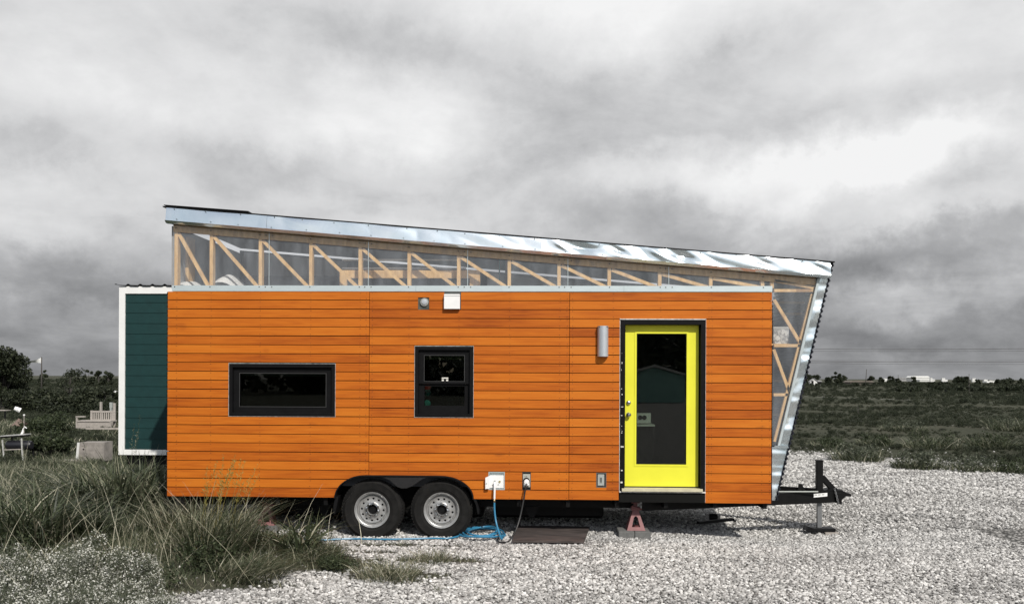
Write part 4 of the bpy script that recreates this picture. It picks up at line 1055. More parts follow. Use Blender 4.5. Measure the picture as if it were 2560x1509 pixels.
xk = w(668, 1320, .45)[0]
block(xk-.19, xk+.19, .27, .63, -.05, .07, 'grey concrete block under the jack stand left of the wheels')
# odd bits on the gravel beneath the tongue
q0 = g(1745, 1311); q1 = g(1832, 1306)
tag(MB().beam((q0[0], q0[1], .03), (q1[0], q1[1], .05), .07, .035).beam((q1[0]-.05, q1[1], .055), (q1[0]+.04, q1[1]-.03, .03), .05, .02).build('black_bar', BLACK, None), 'flat black bar lying on the gravel beneath the trailer tongue', 'bar')
q0 = g(1783, 1302); tag(MB().lathe([(.0001, -.06), (.045, -.055), (.05, 0), (.045, .055), (.03, .06), (.0001, .05)], (q0[0], q0[1], .06), 16, 'X').build('black_can', BLACK, None, True), 'small black can lying on the gravel behind the flat black bar', 'can')

# ------------------------------------------------------------------ teal tiny house behind
T = thing('teal_house', 'dark teal lap-sided tiny house with white trim behind the left end of the orange one', 'tiny house', (0, 4.3, 0))
TY = 3.15; tx0 = w(299, 930, TY)[0]; tx1 = 2.6; tz0 = w(360, 1136, TY)[1]; tz1 = w(360, 716, TY)[1]
bw = w(314, 930, TY)[0]-tx0
MB().box(tx0, tx0+bw, TY-.03, TY+.04, tz0, tz1).build('corner_trim', WHITEP, T)
MB().box(tx0+bw, tx1, TY-.028, TY+.02, tz0, tz0+.085).build('skirt_trim', WHITEP, T)
zft = w(360, 734, TY)[1]
MB().box(tx0+bw, tx1, TY-.028, TY+.02, zft, tz1).build('fascia_trim', WHITEP, T)
z = tz0+.085; lapz = [w(360, y_, TY)[1] for y_ in (1122, 1095.6, 1069.5, 1043.6, 1017, 991, 965, 938, 912, 886, 860, 834, 808, 782, 756, 734)]
for a, b in zip(lapz[:-1], lapz[1:]):
    MB().add([(tx0+bw, TY-.011, a), (tx1, TY-.011, a), (tx1, TY-.004, b), (tx0+bw, TY-.004, b), (tx0+bw, TY+.02, a), (tx1, TY+.02, a), (tx1, TY+.02, b), (tx0+bw, TY+.02, b)],
             [(0,1,2,3),(4,7,6,5),(0,4,5,1),(3,2,6,7),(0,3,7,4),(1,5,6,2)]).build('siding_board', TEAL, T)
MB().box(tx0+.02, tx1-.02, TY+.021, TY+2.4, tz0+.02, tz1-.01).build('body', TEAL, T)
rf = MB(); V = []; n = 400; pit = .20
for i in range(n+1):
    x = tx0-.06+(tx1-tx0+.12)*i/n; c_ = ((x-tx0)/pit) % 1; z = tz1+.012+(.022*math.sin(math.pi*(c_-.62)/.38) if c_ > .62 else 0)
    V += [(x, TY-.06, z), (x, TY+2.5, z+.12), (x, TY-.06, z+.006)]
rf.add(V, [(i*3, i*3+3, i*3+4, i*3+1) for i in range(n)]+[(i*3, i*3+2, i*3+5, i*3+3) for i in range(n)]); rf.build('roof', simple('dark_roof_metal', (.10, .10, .11), .4, .4), T)
MB().box(tx0+.1, tx1, TY+.05, TY+.15, tz0-.16, tz0-.002).build('chassis_rail', CHASSIS, T); MB().box(tx0+.1, tx1, TY+2.2, TY+2.3, tz0-.16, tz0-.002).build('chassis_rail', CHASSIS, T)
wheel(.9, .36, T, .3, TY+.2); wheel(1.75, .36, T, .1, TY+.2)

# ------------------------------------------------------------------ vegetation builders
GRN = tinted('grass_blades', [(0, (.018, .025, .013)), (.35, (.056, .072, .037)), (.62, (.13, .145, .088)), (.82, (.28, .27, .19)), (1, (.52, .49, .38))], .42, .2)
FIELDG = tinted('field_grass', [(0, (.014, .019, .010)), (.4, (.036, .044, .024)), (.8, (.075, .080, .052)), (1, (.15, .145, .11))], .7, .1)
LEAF = tinted('scrub_leaves', [(0, (.010, .014, .008)), (.5, (.032, .040, .022)), (.85, (.060, .070, .040)), (1, (.10, .105, .07))])
WEED = tinted('bright_weed_leaves', [(0, (.016, .023, .011)), (.5, (.042, .056, .027)), (1, (.085, .10, .052))])
BLOOM = tinted('white_bloom', [(0, (.45, .45, .38)), (1, (.80, .80, .76))])
SAGE = tinted('sage_stems', [(0, (.030, .037, .024)), (.5, (.085, .098, .066)), (1, (.19, .20, .15))])
YGRN = tinted('seed_heads', [(0, (.18, .15, .03)), (1, (.42, .38, .12))])
def blades(base, h, lean, azm, wd, droop, tint, segs=4):
    """base (N,3); curved tapering strips; returns verts, faces, tint"""
    N_ = len(base); t = np.linspace(0, 1, segs+1)[None, :]
    h = h[:, None]; ln = lean[:, None]; dr = droop[:, None]
    out = h*(ln*t+dr*t**2.4); up = h*t*(1-.42*dr*t**2)
    cx_ = np.cos(azm)[:, None]; sx_ = np.sin(azm)[:, None]
    x = base[:, 0:1]+out*cx_; y = base[:, 1:2]+out*sx_; z = base[:, 2:3]+up
    fa = azm+rng.uniform(-1.2, 1.2, N_)+math.pi/2
    wv = (wd[:, None]*(1-t**1.6)*.5+.0004); wx = np.cos(fa)[:, None]*wv; wy = np.sin(fa)[:, None]*wv
    L = np.stack([x-wx, y-wy, z], 2); R = np.stack([x+wx, y+wy, z], 2)
    V = np.stack([L, R], 2).reshape(N_, -1, 3)          # (N, 2*(segs+1), 3)
    k = 2*(segs+1); o = (np.arange(N_)*k)[:, None]
    fc = np.stack([np.stack([o[:, 0]+2*i, o[:, 0]+2*i+1, o[:, 0]+2*i+3, o[:, 0]+2*i+2], 1) for i in range(segs)], 1).reshape(-1, 4)
    tt = np.repeat(tint, k); return V.reshape(-1, 3), fc, tt
def clump(name, c, r, n, hm, wdm, lean=.35, droop=.35, bias=None, mat=GRN, label=None, cat='grass clump', tintr=(.05, .8), straw=.12, group=None, parent=None, segs=5, seeds=0):
    a = rng.uniform(0, 2*math.pi, n); q = np.sqrt(rng.random(n))*r
    bx_ = c[0]+q*np.cos(a); by_ = c[1]+q*np.sin(a); base = np.stack([bx_, by_, hgt(bx_, by_)-.01], 1)
    azm = np.where(rng.random(n) < .4, rng.uniform(0, 6.28, n), a+rng.normal(0, .8, n))
    h = hm*(.25+.85*rng.random(n)**.8); ln = np.abs(rng.normal(lean, lean*.5, n)); dr = np.abs(rng.normal(droop, droop*.5, n))
    if bias: 
        vx = np.cos(azm)*ln+bias[0]*rng.uniform(.5, 1.3, n); vy = np.sin(azm)*ln+bias[1]; azm = np.arctan2(vy, vx); ln = np.hypot(vx, vy)
    tint = tintr[0]+(tintr[1]-tintr[0])*rng.random(n)**.95; tint = np.where(rng.random(n) < straw, rng.uniform(.8, 1, n), tint)
    V, fc, tt = blades(base, h, ln, azm, wdm*(.35+1.1*rng.random(n)), dr, tint, segs)
    if parent is None:
        root = thing(name, label, cat, (c[0], c[1], float(hgt(*c))), group)
        V = V-np.array([[root.location.x, root.location.y, root.location.z]])
        np_obj('blades', V, fc, mat, root, tt)
        if seeds:
            sv, sf, st_ = [], [], []
            for k in range(seeds):
                an = random.uniform(0, 6.28); qq = random.random()*r*.7; hh = hm*random.uniform(1.1, 1.55)
                b0_ = np.array([qq*math.cos(an), qq*math.sin(an), 0]); le_ = random.uniform(.05, .4); az_ = an+random.uniform(-.6, .6)
                if bias: az_ = random.uniform(-.9, .9); 
                pts = [b0_+np.array([math.cos(az_)*le_*hh*t_**1.5, math.sin(az_)*le_*hh*t_**1.5, hh*t_]) for t_ in np.linspace(0, 1, 9)]
                for i in range(8):
                    p, p2 = pts[i], pts[i+1]; o = len(sv); sv += [p-[.0013, 0, 0], p+[.0013, 0, 0], p2+[.0011, 0, 0], p2-[.0011, 0, 0]]; sf.append((o, o+1, o+2, o+3)); st_ += [.3]*4
                for j in range(46):
                    t_ = random.uniform(.68, 1.0); p = b0_+np.array([math.cos(az_)*le_*hh*t_**1.5, math.sin(az_)*le_*hh*t_**1.5, hh*t_])
                    e = p+np.array([random.uniform(-1, 1), random.uniform(-1, 1), random.uniform(.1, .9)])*.055*(1.15-t_)*2.2; o = len(sv)
                    d = (e-p); s_ = np.array([.0030, 0, .001]); m2 = p+d*.75
                    sv += [p, m2-s_, e, m2+s_]; sf.append((o, o+1, o+2, o+3)); st_ += [random.random()]*4
            np_obj('seed_heads', np.array(sv), np.array(sf), YGRN if seeds > 6 else GRN, root, st_)
        return root
    return V, fc, tt
def leafcloud(C, R, n, size, squash=.8, shell=.35):
    """n leaf quads through the ellipsoid clumps C (k,3) with radii R (k,)"""
    k = rng.choice(len(C), n, p=(R**2/np.sum(R**2)))
    d = rng.normal(size=(n, 3)); d /= np.linalg.norm(d, axis=1)[:, None]
    rad = rng.random(n)**shell
    P = C[k]+d*(R[k]*rad)[:, None]*np.array([1, 1, squash])
    a = rng.normal(size=(n, 3)); a /= np.linalg.norm(a, axis=1)[:, None]; b = np.cross(a, rng.normal(size=(n, 3))); b /= np.linalg.norm(b, axis=1)[:, None]
    s = size*(.5+rng.random(n))[:, None]; a = a*s; b = b*s*.55
    V = np.stack([P-a, P-b*.9, P+a, P+b*.9], 1).reshape(-1, 3); Fc = np.arange(n*4).reshape(-1, 4)
    return V, Fc, np.repeat(np.clip(.45+.25*rng.normal(size=n), 0, 1), 4)
def tree(name, x, y, wd, ht, label, n=2500, leaf=.12, trunk=.25, clumps=14, mat=None, group=None, cat='tree', open_=0.0, zb=.12):
    z0 = float(hgt(x, y)); root = thing(name, label, cat, (x, y, z0), group)
    C = []; R = []
    for i in range(clumps):
        v = rng.random()**.8; lim = math.sin(math.pi*min(1, .18+.72*v))**.7
        a = rng.uniform(0, 6.28); rr = wd/2*lim*(.35+.6*rng.random())
        C.append((rr*math.cos(a), rr*math.sin(a), ht*(zb+(.90-zb)*v))); R.append(wd*(.13+.12*rng.random())*(1-open_*.4))
    C = np.array(C); R = np.array(R)
    V, Fc, tt = leafcloud(C, R, n, leaf); V[:, 2] = np.maximum(V[:, 2], .02)
    np_obj('crown', V, Fc, mat or LEAF, root, tt)
    tb = MB(); tw = max(.04, ht*.03)
    tb.tube([(0, 0, -.1), (wd*.02, 0, ht*.25), (-wd*.02, wd*.02, ht*.5), (0, 0, ht*.75)], [tw, tw*.8, tw*.55, tw*.2], 7)
    for i in range(0, len(C), 2):
        tb.tube([(0, 0, ht*.2), tuple(C[i]*np.array([.5, .5, .75])), tuple(C[i])], [tw*.5, tw*.3, tw*.1], 5)
    o = tb.build('trunk', BARK, None, True); o.parent = root; o.location = (0, 0, 0)
    return root
def at_depth(px, py, depth):
    """point at the given distance from the camera along its axis"""
    d = ray(px, py); return CX+d.x*depth, CY+d.y*depth, CZ+d.z*depth
def sc_(depth): return depth/F

# ---- meadow: near grass is blades, farther grass is tufts
def meadow(x0, x1, y0, y1, dens, hm, wdm, name, label, seg=3, lim=.5):
    n = int((x1-x0)*(y1-y0)*dens); x = rng.uniform(x0, x1, n); y = rng.uniform(y0, y1, n)
    gm_ = gravel(x, y); dn = vnoise(x, y, .9, 11)*.7+vnoise(x, y, 3.1, 12)*.5
    k = (gm_ < .55) & (rng.random(n) < (1-gm_)*np.clip(dn*1.3, .15, 1)) & in_view(x, y, 1.0); x = x[k]; y = y[k]; dn = dn[k]; n = len(x)
    hh = hm*(.35+.8*rng.random(n))*(.35+.95*dn)
    near_edge = np.clip((.0-gravel(x+.35, y-.1)+1), .25, 1); hh = hh*near_edge
    tint = np.clip(rng.random(n)*.75+.25*(dn-.5), 0, .8); tint = np.where(rng.random(n) < .10, rng.uniform(.8, 1, n), tint)
    V, fc, tt = blades(np.stack([x, y, hgt(x, y)-.01], 1), hh, np.abs(rng.normal(.35, .25, n)), rng.uniform(0, 6.28, n), wdm*(.5+rng.random(n)), np.abs(rng.normal(.35, .2, n)), tint, seg)
    return tag(np_obj(name, V, fc, GRN, None, tt), label, kind='stuff')
meadow(-4.5, 4.3, -4.6, 1.2, 1500, .17, .006, 'near_grass', 'short mixed grass growing along the left edge of the gravel', 3)
meadow(-9.5, 1.0, 1.0, 9.0, 480, .24, .009, 'meadow_grass', 'knee-high rough grass left of the teal house', 3)
meadow(-26, -1.5, 9, 26, 110, .22, .018, 'far_meadow_grass', 'rough grass around the grey bench', 2)

# ---- foreground plants
fc_ = [g(px, py) for px, py in ((50, 1500), (160, 1470), (270, 1480), (360, 1490), (110, 1420), (220, 1420), (320, 1415), (385, 1440), (20, 1440), (150, 1560), (300, 1570), (400, 1510), (290, 1380), (215, 1375))]
fr = thing('white_flower_bush', 'low mass of tiny white flowers filling the bottom left corner', 'flowering bush', (fc_[4][0], fc_[4][1], 0))
C = []; R = []
while len(C) < 95:
    px, py = rng.uniform(-60, 425), rng.uniform(1385, 1640)
    if py < 1440-.10*(px-40)*(px < 200)*0+60*abs(px-230)/230*(px > 230)*.9-20+30*rng.random(): continue
    x, y = g(px, py); hh = .10+.26*rng.random()*float(.4+.9*vnoise(x, y, 2.2, 41)); C.append((x, y, hh)); R.append(.09+.11*rng.random())
C = np.array(C); R = np.array(R)
C = C-np.array([[fr.location.x, fr.location.y, 0]])
V, Fc, tt = leafcloud(C, R, 70000, .0085, 1.0, .5); k_ = V[:, 2].reshape(-1, 4).min(1) > .0; np_obj('foliage', V, Fc[k_], SAGE, fr, tt)
V, Fc, tt = leafcloud(C, R*1.10, 40000, .0085, 1.05, .26)
k_ = V[:, 2].reshape(-1, 4).min(1) > .03; Fc = Fc[k_]
# flowers come in loose sprays
ctr = V[Fc[:, 0]]; nz_ = vnoise(ctr[:, 0]+ctr[:, 2], ctr[:, 1]-ctr[:, 2], 12, 4); Fc = Fc[nz_ > .40]
np_obj('flowers', V, Fc, BLOOM, fr, tt)
stp = MB(); sv = []; sf = []
for k in range(1500):
    i = rng.integers(len(C)); a = rng.normal(size=3); a[2] = abs(a[2])+.4; a /= np.linalg.norm(a); tip = C[i]+a*R[i]*1.35; b0_ = np.array([C[i][0]*1+a[0]*.05, C[i][1]+a[1]*.05, 0])
    o = len(sv); sv += [b0_-[.0012, 0, 0], b0_+[.0012, 0, 0], tip+[.0006, 0, 0], tip-[.0006, 0, 0]]; sf.append((o, o+1, o+2, o+3))
np_obj('stems', np.array(sv), np.array(sf), SAGE, fr, np.full(len(sv), .8))

c_ = g(530, 1395); clump('grass_clump', (c_[0], c_[1]), .34, 1000, .74, .012, .30, .36, (.14, -.05), label='tall grass clump arching to the right in front of the house corner', tintr=(.1, .8), straw=.16, seeds=16)
c_ = g(622, 1440); clump('grass_clump', (c_[0], c_[1]), .34, 900, .26, .009, .5, .55, (.7, -.1), label='low sprawling grass clump leaning right over the gravel edge', tintr=(.1, .75), straw=.2)
c_ = g(450, 1330); clump('grass_clump', (c_[0], c_[1]), .38, 800, .55, .011, .3, .35, label='dry mixed grass clump below the left corner of the orange wall', tintr=(.1, .8), straw=.3, seeds=6)
c_ = g(300, 1285); clump('grass_clump', (c_[0], c_[1]), .62, 950, 1.0, .034, .34, .75, label='big broad-leaved grass clump in front of the teal house', tintr=(.05, .78), straw=.06, seeds=4)
c_ = g(370, 1260); clump('grass_clump', (c_[0], c_[1]), .4, 330, .85, .030, .35, .7, label='broad-leaved grass clump reaching under the orange house corner', tintr=(.05, .6), straw=.06)
c_ = g(748, 1390); clump('grass_clump', (c_[0], c_[1]), .16, 130, .60, .030, .24, .65, label='upright broad-leaved grass clump in front of the hidden jack stand', tintr=(.1, .65), straw=.05)
c_ = g(785, 1397); clump('grass_clump', (c_[0], c_[1]), .30, 700, .26, .008, .5, .5, label='short grass clump right of the upright broad-leaved one', tintr=(.1, .75), straw=.2)
c_ = g(60, 1370); clump('grass_clump', (c_[0], c_[1]), .45, 750, .85, .020, .4, .6, label='dense dark grass clump at the left picture edge behind the white flowers', tintr=(.0, .6), straw=.08, seeds=3)
c_ = g(175, 1350); clump('grass_clump', (c_[0], c_[1]), .40, 600, .60, .018, .4, .6, label='dark grass clump just behind the middle of the white flowers', tintr=(.0, .6), straw=.08)
c_ = g(130, 1260); clump('grass_clump', (c_[0], c_[1]), .5, 480, .62, .022, .4, .65, label='loose grass clump below the white-legged grill', tintr=(.1, .75), straw=.2, seeds=3)
c_ = g(974, 1448); clump('grass_clump', (c_[0], c_[1]), .30, 700, .20, .006, .7, .5, label='straggly grass tuft on the open gravel below the left wheel', tintr=(.15, .8), straw=.3)
c_ = g(1075, 1403); clump('grass_clump', (c_[0], c_[1]), .26, 420, .15, .006, .7, .5, label='small dry grass tuft on the gravel below the right wheel', tintr=(.15, .8), straw=.35)
c_ = g(1092, 1478); clump('grass_clump', (c_[0], c_[1]), .05, 16, .14, .006, .5, .5, label='tiny lone sprig in the gravel near the bottom of the picture', tintr=(.2, .8), straw=.3)
c_ = g(560, 1330); clump('grass_clump', (c_[0], c_[1]), .30, 500, .40, .008, .4, .4, label='thin grass clump under the orange wall between the two tall ones', tintr=(.1, .8), straw=.3)
def bush(c, r, h, n, leaf, label, mat, cat='bush', name='leafy_bush', group=None):
    root = thing(name, label, cat, (c[0], c[1], float(hgt(*c))), group)
    k = 7; C = np.array([(r*.55*math.cos(a), r*.55*math.sin(a), h*(.35+.25*rng.random())) for a in rng.uniform(0, 6.28, k)]); R = np.full(k, r*.5)
    V, Fc, tt = leafcloud(C, R, n, leaf, h/r*.9, .45); V[:, 2] = np.maximum(V[:, 2], .005); np_obj('foliage', V, Fc, mat, root, tt)
    sv = []; sf = []
    for j in range(24):
        t_ = C[j % k]+rng.normal(size=3)*r*.15; o = len(sv); sv += [(-.002, 0, 0), (.002, 0, 0), t_+[.001, 0, 0], t_-[.001, 0, 0]]; sf.append((o, o+1, o+2, o+3))
    np_obj('stems', np.array(sv), np.array(sf), mat, root, np.full(len(sv), .2)); return root
bush(g(848, 1418), .22, .14, 2600, .012, 'small bright green leafy weed at the gravel edge', WEED)
bush(g(185, 1345), .45, .38, 5000, .020, 'dark feathery weed between the left grass clumps', WEED)
bush(g(590, 1352), .20, .20, 2000, .016, 'green weed beside the half hidden jack stand', WEED)

# dead stalks and small broad weeds mixed into the near grass
n = 1500; x = rng.uniform(-5, 2.6, n); y = rng.uniform(-4.2, 5, n); k = (gravel(x, y) < .3) & in_view(x, y); x = x[k]; y = y[k]; n = len(x)
V, fc, tt = blades(np.stack([x, y, hgt(x, y)], 1), .2+.75*rng.random(n)**2, np.abs(rng.normal(.5, .35, n)), rng.uniform(0, 6.28, n), .004+.005*rng.random(n), rng.random(n)*.3, rng.uniform(.78, 1, n), 3)
tag(np_obj('dead_stalks', V, fc, GRN, None, tt), 'dry straw-coloured stalks standing here and there in the left grass', kind='stuff')
n = 210; x = rng.uniform(-5, 2.6, n); y = rng.uniform(-4.0, 5, n); k = (gravel(x, y) < .2) & in_view(x, y); x = x[k]; y = y[k]; n = len(x)
hh = .05+.28*rng.random(n); V, Fc, tt = leafcloud(np.stack([x, y, hh*.6], 1), hh*.75+.05, 26000, .017, .8, .6); k = V[:, 2].reshape(-1, 4).min(1) > 0
tag(np_obj('broadleaf_weeds', V, Fc[k], WEED, None, tt), 'small broad-leaved weeds mixed through the left grass', kind='stuff')
n = 26000; x = rng.uniform(-2.2, 3.3, n); y = rng.uniform(-4.2, 1.5, n); gq = gravel(x, y); k = (gq > .02) & (gq < .97) & (rng.random(n) < .5); x = x[k]; y = y[k]; n = len(x)
V, fc, tt = blades(np.stack([x, y, hgt(x, y)], 1), .02+.07*rng.random(n), np.abs(rng.normal(.6, .4, n)), rng.uniform(0, 6.28, n), .004+.003*rng.random(n), rng.random(n)*.5, rng.random(n)*.85, 2)
tag(np_obj('creeping_grass', V, fc, GRN, None, tt), 'thin creeping grass fraying into the gravel edge', kind='stuff')

# ---- field clumps at the right
RP = [(2070, 1120, .55, .45, 'spiky weed clump nearest the slanted house end beyond the gravel'), (2140, 1150, .62, .75, 'tall pale-stalked weed clump just right of the jack post'),
      (2190, 1112, .55, .5, 'low weed clump behind the tall pale-stalked one'), (2290, 1170, .50, .62, 'dark arching long-leaved clump at the gravel edge'),
      (2330, 1120, .8, .8, 'bushy green clump behind the dark arching one'), (2420, 1175, .7, .5, 'low green clump right of the dark arching one'),
      (2480, 1120, .65, .85, 'tall leafy weed with pale stems near the right edge'), (2540, 1075, 1.0, 1.2, 'large leafy weed cut by the right picture edge'),
      (2545, 1180, .5, .45, 'low weed at the lower right edge of the field'), (2260, 1075, .9, .55, 'dark weed mound in the middle of the field edge')]
for i, (px, py, r_, h_, lb) in enumerate(RP):
    c_ = g(px, py); clump('weed_clump', c_, r_, 520, h_*.52, .018, .5, .5, label=lb, cat='weed', tintr=(.05, .75), straw=.10, group='weed clumps along the far gravel edge', segs=3)
    rt_ = [o for o in COL.objects if o.get('label') == lb][0]
    C = np.array([(r_*.6*math.cos(a), r_*.6*math.sin(a), h_*(.15+.3*rng.random())) for a in rng.uniform(0, 6.28, 9)]); V, Fc, tt = leafcloud(C, np.full(9, r_*.34), 800, .028, .9, .5); V[:, 2] = np.maximum(V[:, 2], .0); np_obj('leaves', V, Fc, SAGE if i % 2 else WEED, rt_, tt)

# ---- scrub field tufts (instanced ground cover)
def tuft_mesh(s):
    n = 46; a = rng.uniform(0, 6.28, n); q = rng.random(n)*.35
    V, fc, tt = blades(np.stack([q*np.cos(a), q*np.sin(a), np.full(n, -.03)], 1), .35+.5*rng.random(n), np.abs(rng.normal(.5, .3, n)), a+rng.normal(0, .6, n), .05*(.5+rng.random(n)), np.abs(rng.normal(.4, .2, n)), rng.random(n)*.75, 2)
    o = np_obj('tuft', V, fc, FIELDG, None, tt); me = o.data; bpy.data.objects.remove(o); return me
def bush_mesh(s):
    k = 6; C = np.array([(.5*math.cos(a), .5*math.sin(a), .35+.25*rng.random()) for a in rng.uniform(0, 6.28, k)]); R = np.full(k, .42)
    V, Fc, tt = leafcloud(C, R, 420, .075, .8, .4); V[:, 2] = np.maximum(V[:, 2], 0)
    o = np_obj('scrub', V, Fc, LEAF, None, tt*.9); me = o.data; bpy.data.objects.remove(o); return me
TM = [tuft_mesh(i) for i in range(3)]+[bush_mesh(i) for i in range(3)]
xs, ys, ss, pk = [], [], [], []
for (y0, y1, n, s0, s1, pb) in ((8, 30, 14000, .06, .26, .10), (26, 60, 13000, .10, .36, .12), (60, 140, 13000, .18, .60, .22), (140, 420, 11000, .35, 1.1, .4)):
    y = rng.uniform(y0, y1, n); a = rng.uniform(-.66, .62, n); x = CX+(y-CY)*a
    dn = vnoise(x*.35, y, .16, 21)*.6+vnoise(x*.5, y, .7, 22)*.4
    k = (rng.random(n) > gravel(x, y)*1.15) & (dn > .36) & ((dn > .46) | (rng.random(n) < .5)) & ~((x > tx0-.5) & (x < 3.2) & (y < 7.5))
    x = x[k]; y = y[k]; n = len(x); xs.append(x); ys.append(y); ss.append((s0+(s1-s0)*rng.random(n)**2)*(.6+.7*dn[k])); pk.append(np.where(rng.random(n) < pb, rng.integers(3, 6, n), rng.integers(0, 3, n)))
x = np.concatenate(xs); y = np.concatenate(ys); s = np.concatenate(ss)
scatter('field_scrub', np.stack([x, y, hgt(x, y)], 1), s, np.stack([x*0, x*0, rng.uniform(0, 6.28, len(x))], 1), np.concatenate(pk), TM, None, 'dark low scrub and rough grass covering the flat field to the horizon')

# ---- far hedgerow bands that read as one mass
def band(name, px0, px1, d0, d1, h0, h1, n, leaf, label, den=1.0):
    m_ = 150; C = []; R = []
    for i in range(m_):
        px = rng.uniform(px0, px1); dd = rng.uniform(d0, d1); p = at_depth(px, 950, dd); f_ = (px-px0)/(px1-px0); hh = (h0+(h1-h0)*f_)*(.55+.6*rng.random()); hh *= .7+.6*float(vnoise(px*.03, 0, 1, 31))
        C.append((p[0], p[1], float(hgt(p[0], p[1]))+hh*.42)); R.append(hh*.58)
    C = np.array(C); R = np.array(R); V, Fc, tt = leafcloud(C, R, n, leaf, .9, .5)
    # stretch the clumps sideways
    return tag(np_obj(name, V, Fc, LEAF, None, tt*.8), label, kind='stuff')
band('scrub_belt', 2235, 2900, 135, 190, .8, 1.7, 26000, .28, 'dark belt of scrub across the field in front of the white sheds')
band('scrub_belt', 1960, 2420, 230, 330, .9, 1.2, 20000, .30, 'thin dark scrub line around the distant white house')
band('scrub_belt', -150, 330, 170, 240, .8, .7, 12000, .30, 'low dark scrub line on the horizon behind the bench')
band('scrub_belt', 60, 330, 44, 60, .8, .6, 12000, .06, 'olive bushes in the rough ground behind the bench')
band('scrub_belt', 2500, 3400, 380, 700, 2.6, 3.2, 9000, .6, 'far tree line along the right horizon')

# ---- left background trees
def tree_px(name, px, pyt, pyb, wpx, depth, label, **k):
    s_ = sc_(depth); p = at_depth(px, pyb, depth); zt = at_depth(px, pyt, depth)[2]
    return tree(name, p[0], p[1], wpx*s_, zt-float(hgt(p[0], p[1])), label, **k)
tree_px('dark_tree', 5, 858, 990, 135, 52, 'large dark bushy tree at the left picture edge', n=15000, leaf=.085, clumps=26, zb=.10)
tree_px('dark_tree', -70, 835, 990, 150, 56, 'dark tree at the far left mostly outside the picture', n=9000, leaf=.10, clumps=22, zb=.10)
tree_px('shrub', 62, 972, 1000, 90, 48, 'dark shrub at the foot of the large left tree', n=4000, leaf=.07, clumps=12, cat='shrub', zb=.2)
tree_px('shrub', 175, 918, 1000, 85, 62, 'airy shrub with thin open top above the olive bushes', n=1500, leaf=.065, clumps=20, open_=.8, cat='shrub', zb=.15)
tree_px('shrub', 120, 978, 1005, 85, 46, 'rounded dark shrub left of the airy one', n=3800, leaf=.07, clumps=13, cat='shrub', zb=.2)
tree_px('shrub', 205, 970, 1010, 100, 47, 'wide dark shrub in the middle of the left thicket', n=4200, leaf=.07, clumps=15, cat='shrub', zb=.2)
tree_px('shrub', 262, 965, 1000, 70, 50, 'pale olive shrub beside the teal house corner', n=2200, leaf=.07, clumps=12, open_=.4, cat='shrub', zb=.2)
tree_px('shrub', 120, 1048, 1068, 140, 30, 'low green shrub behind the grill and left of the bench', n=5200, leaf=.045, clumps=14, cat='shrub', mat=WEED, zb=.2)
tree_px('shrub', 125, 1078, 1100, 100, 22, 'low green shrub nearest the grill', n=4200, leaf=.035, clumps=12, cat='shrub', mat=WEED, zb=.2)
for i, (px, t_, w_, lb) in enumerate(((222, 921, 28, 'small far tree left of the pair on the left horizon'), (247, 925, 20, 'smallest far tree in the middle of the left horizon'), (271, 919, 30, 'far tree nearest the teal house on the left horizon'), (107, 919, 24, 'far tree beside the shade sail pole'))):
    tree_px('horizon_tree', px, t_, 940, w_, 150, lb, n=1100, leaf=.17, clumps=14, zb=.0, group='small trees on the left horizon')

# ---- right horizon
for i, (px, t_, w_, dep, lb, op) in enumerate(((2018, 934, 26, 330, 'far tree behind the left side of the white house', 0), (2042, 932, 26, 335, 'far tree behind the right side of the white house', 0), (2071, 942, 20, 300, 'dense dark low tree right of the white house', 0),
        (2090, 929, 26, 320, 'tallest open-crowned tree right of the white house', .7), (2109, 932, 16, 322, 'thin airy tree beside the tallest one', .9), (2106, 944, 34, 318, 'low spreading tree under the airy one', .1), (2177, 939, 16, 330, 'small tree just right of the leaning utility pole', .3),
        (2203, 942, 15, 380, 'round tree left of the small white shed', 0), (2226, 938, 18, 380, 'round dark tree right of the small white shed', 0), (2246, 945, 14, 380, 'flat low tree left of the long warehouse', 0),
        (2284, 942, 14, 340, 'round tree in front of the bright warehouse roof', 0), (2400, 942, 30, 330, 'wide dark tree group left of the thin field pole', 0), (2416, 941, 18, 330, 'dark tree right behind the thin field pole', 0),
        (2446, 944, 14, 360, 'small tree between the white sheds at the right', .4), (2494, 946, 14, 360, 'small dark tree right of the small white boxes', 0), (2513, 948, 26, 380, 'low tree group near the right horizon end', 0))):
    tree_px('horizon_tree', px, t_, 956, w_, dep, lb, n=1500, leaf=.30 if op < .5 else .24, clumps=16, zb=.0, open_=op, group='trees on the right horizon')
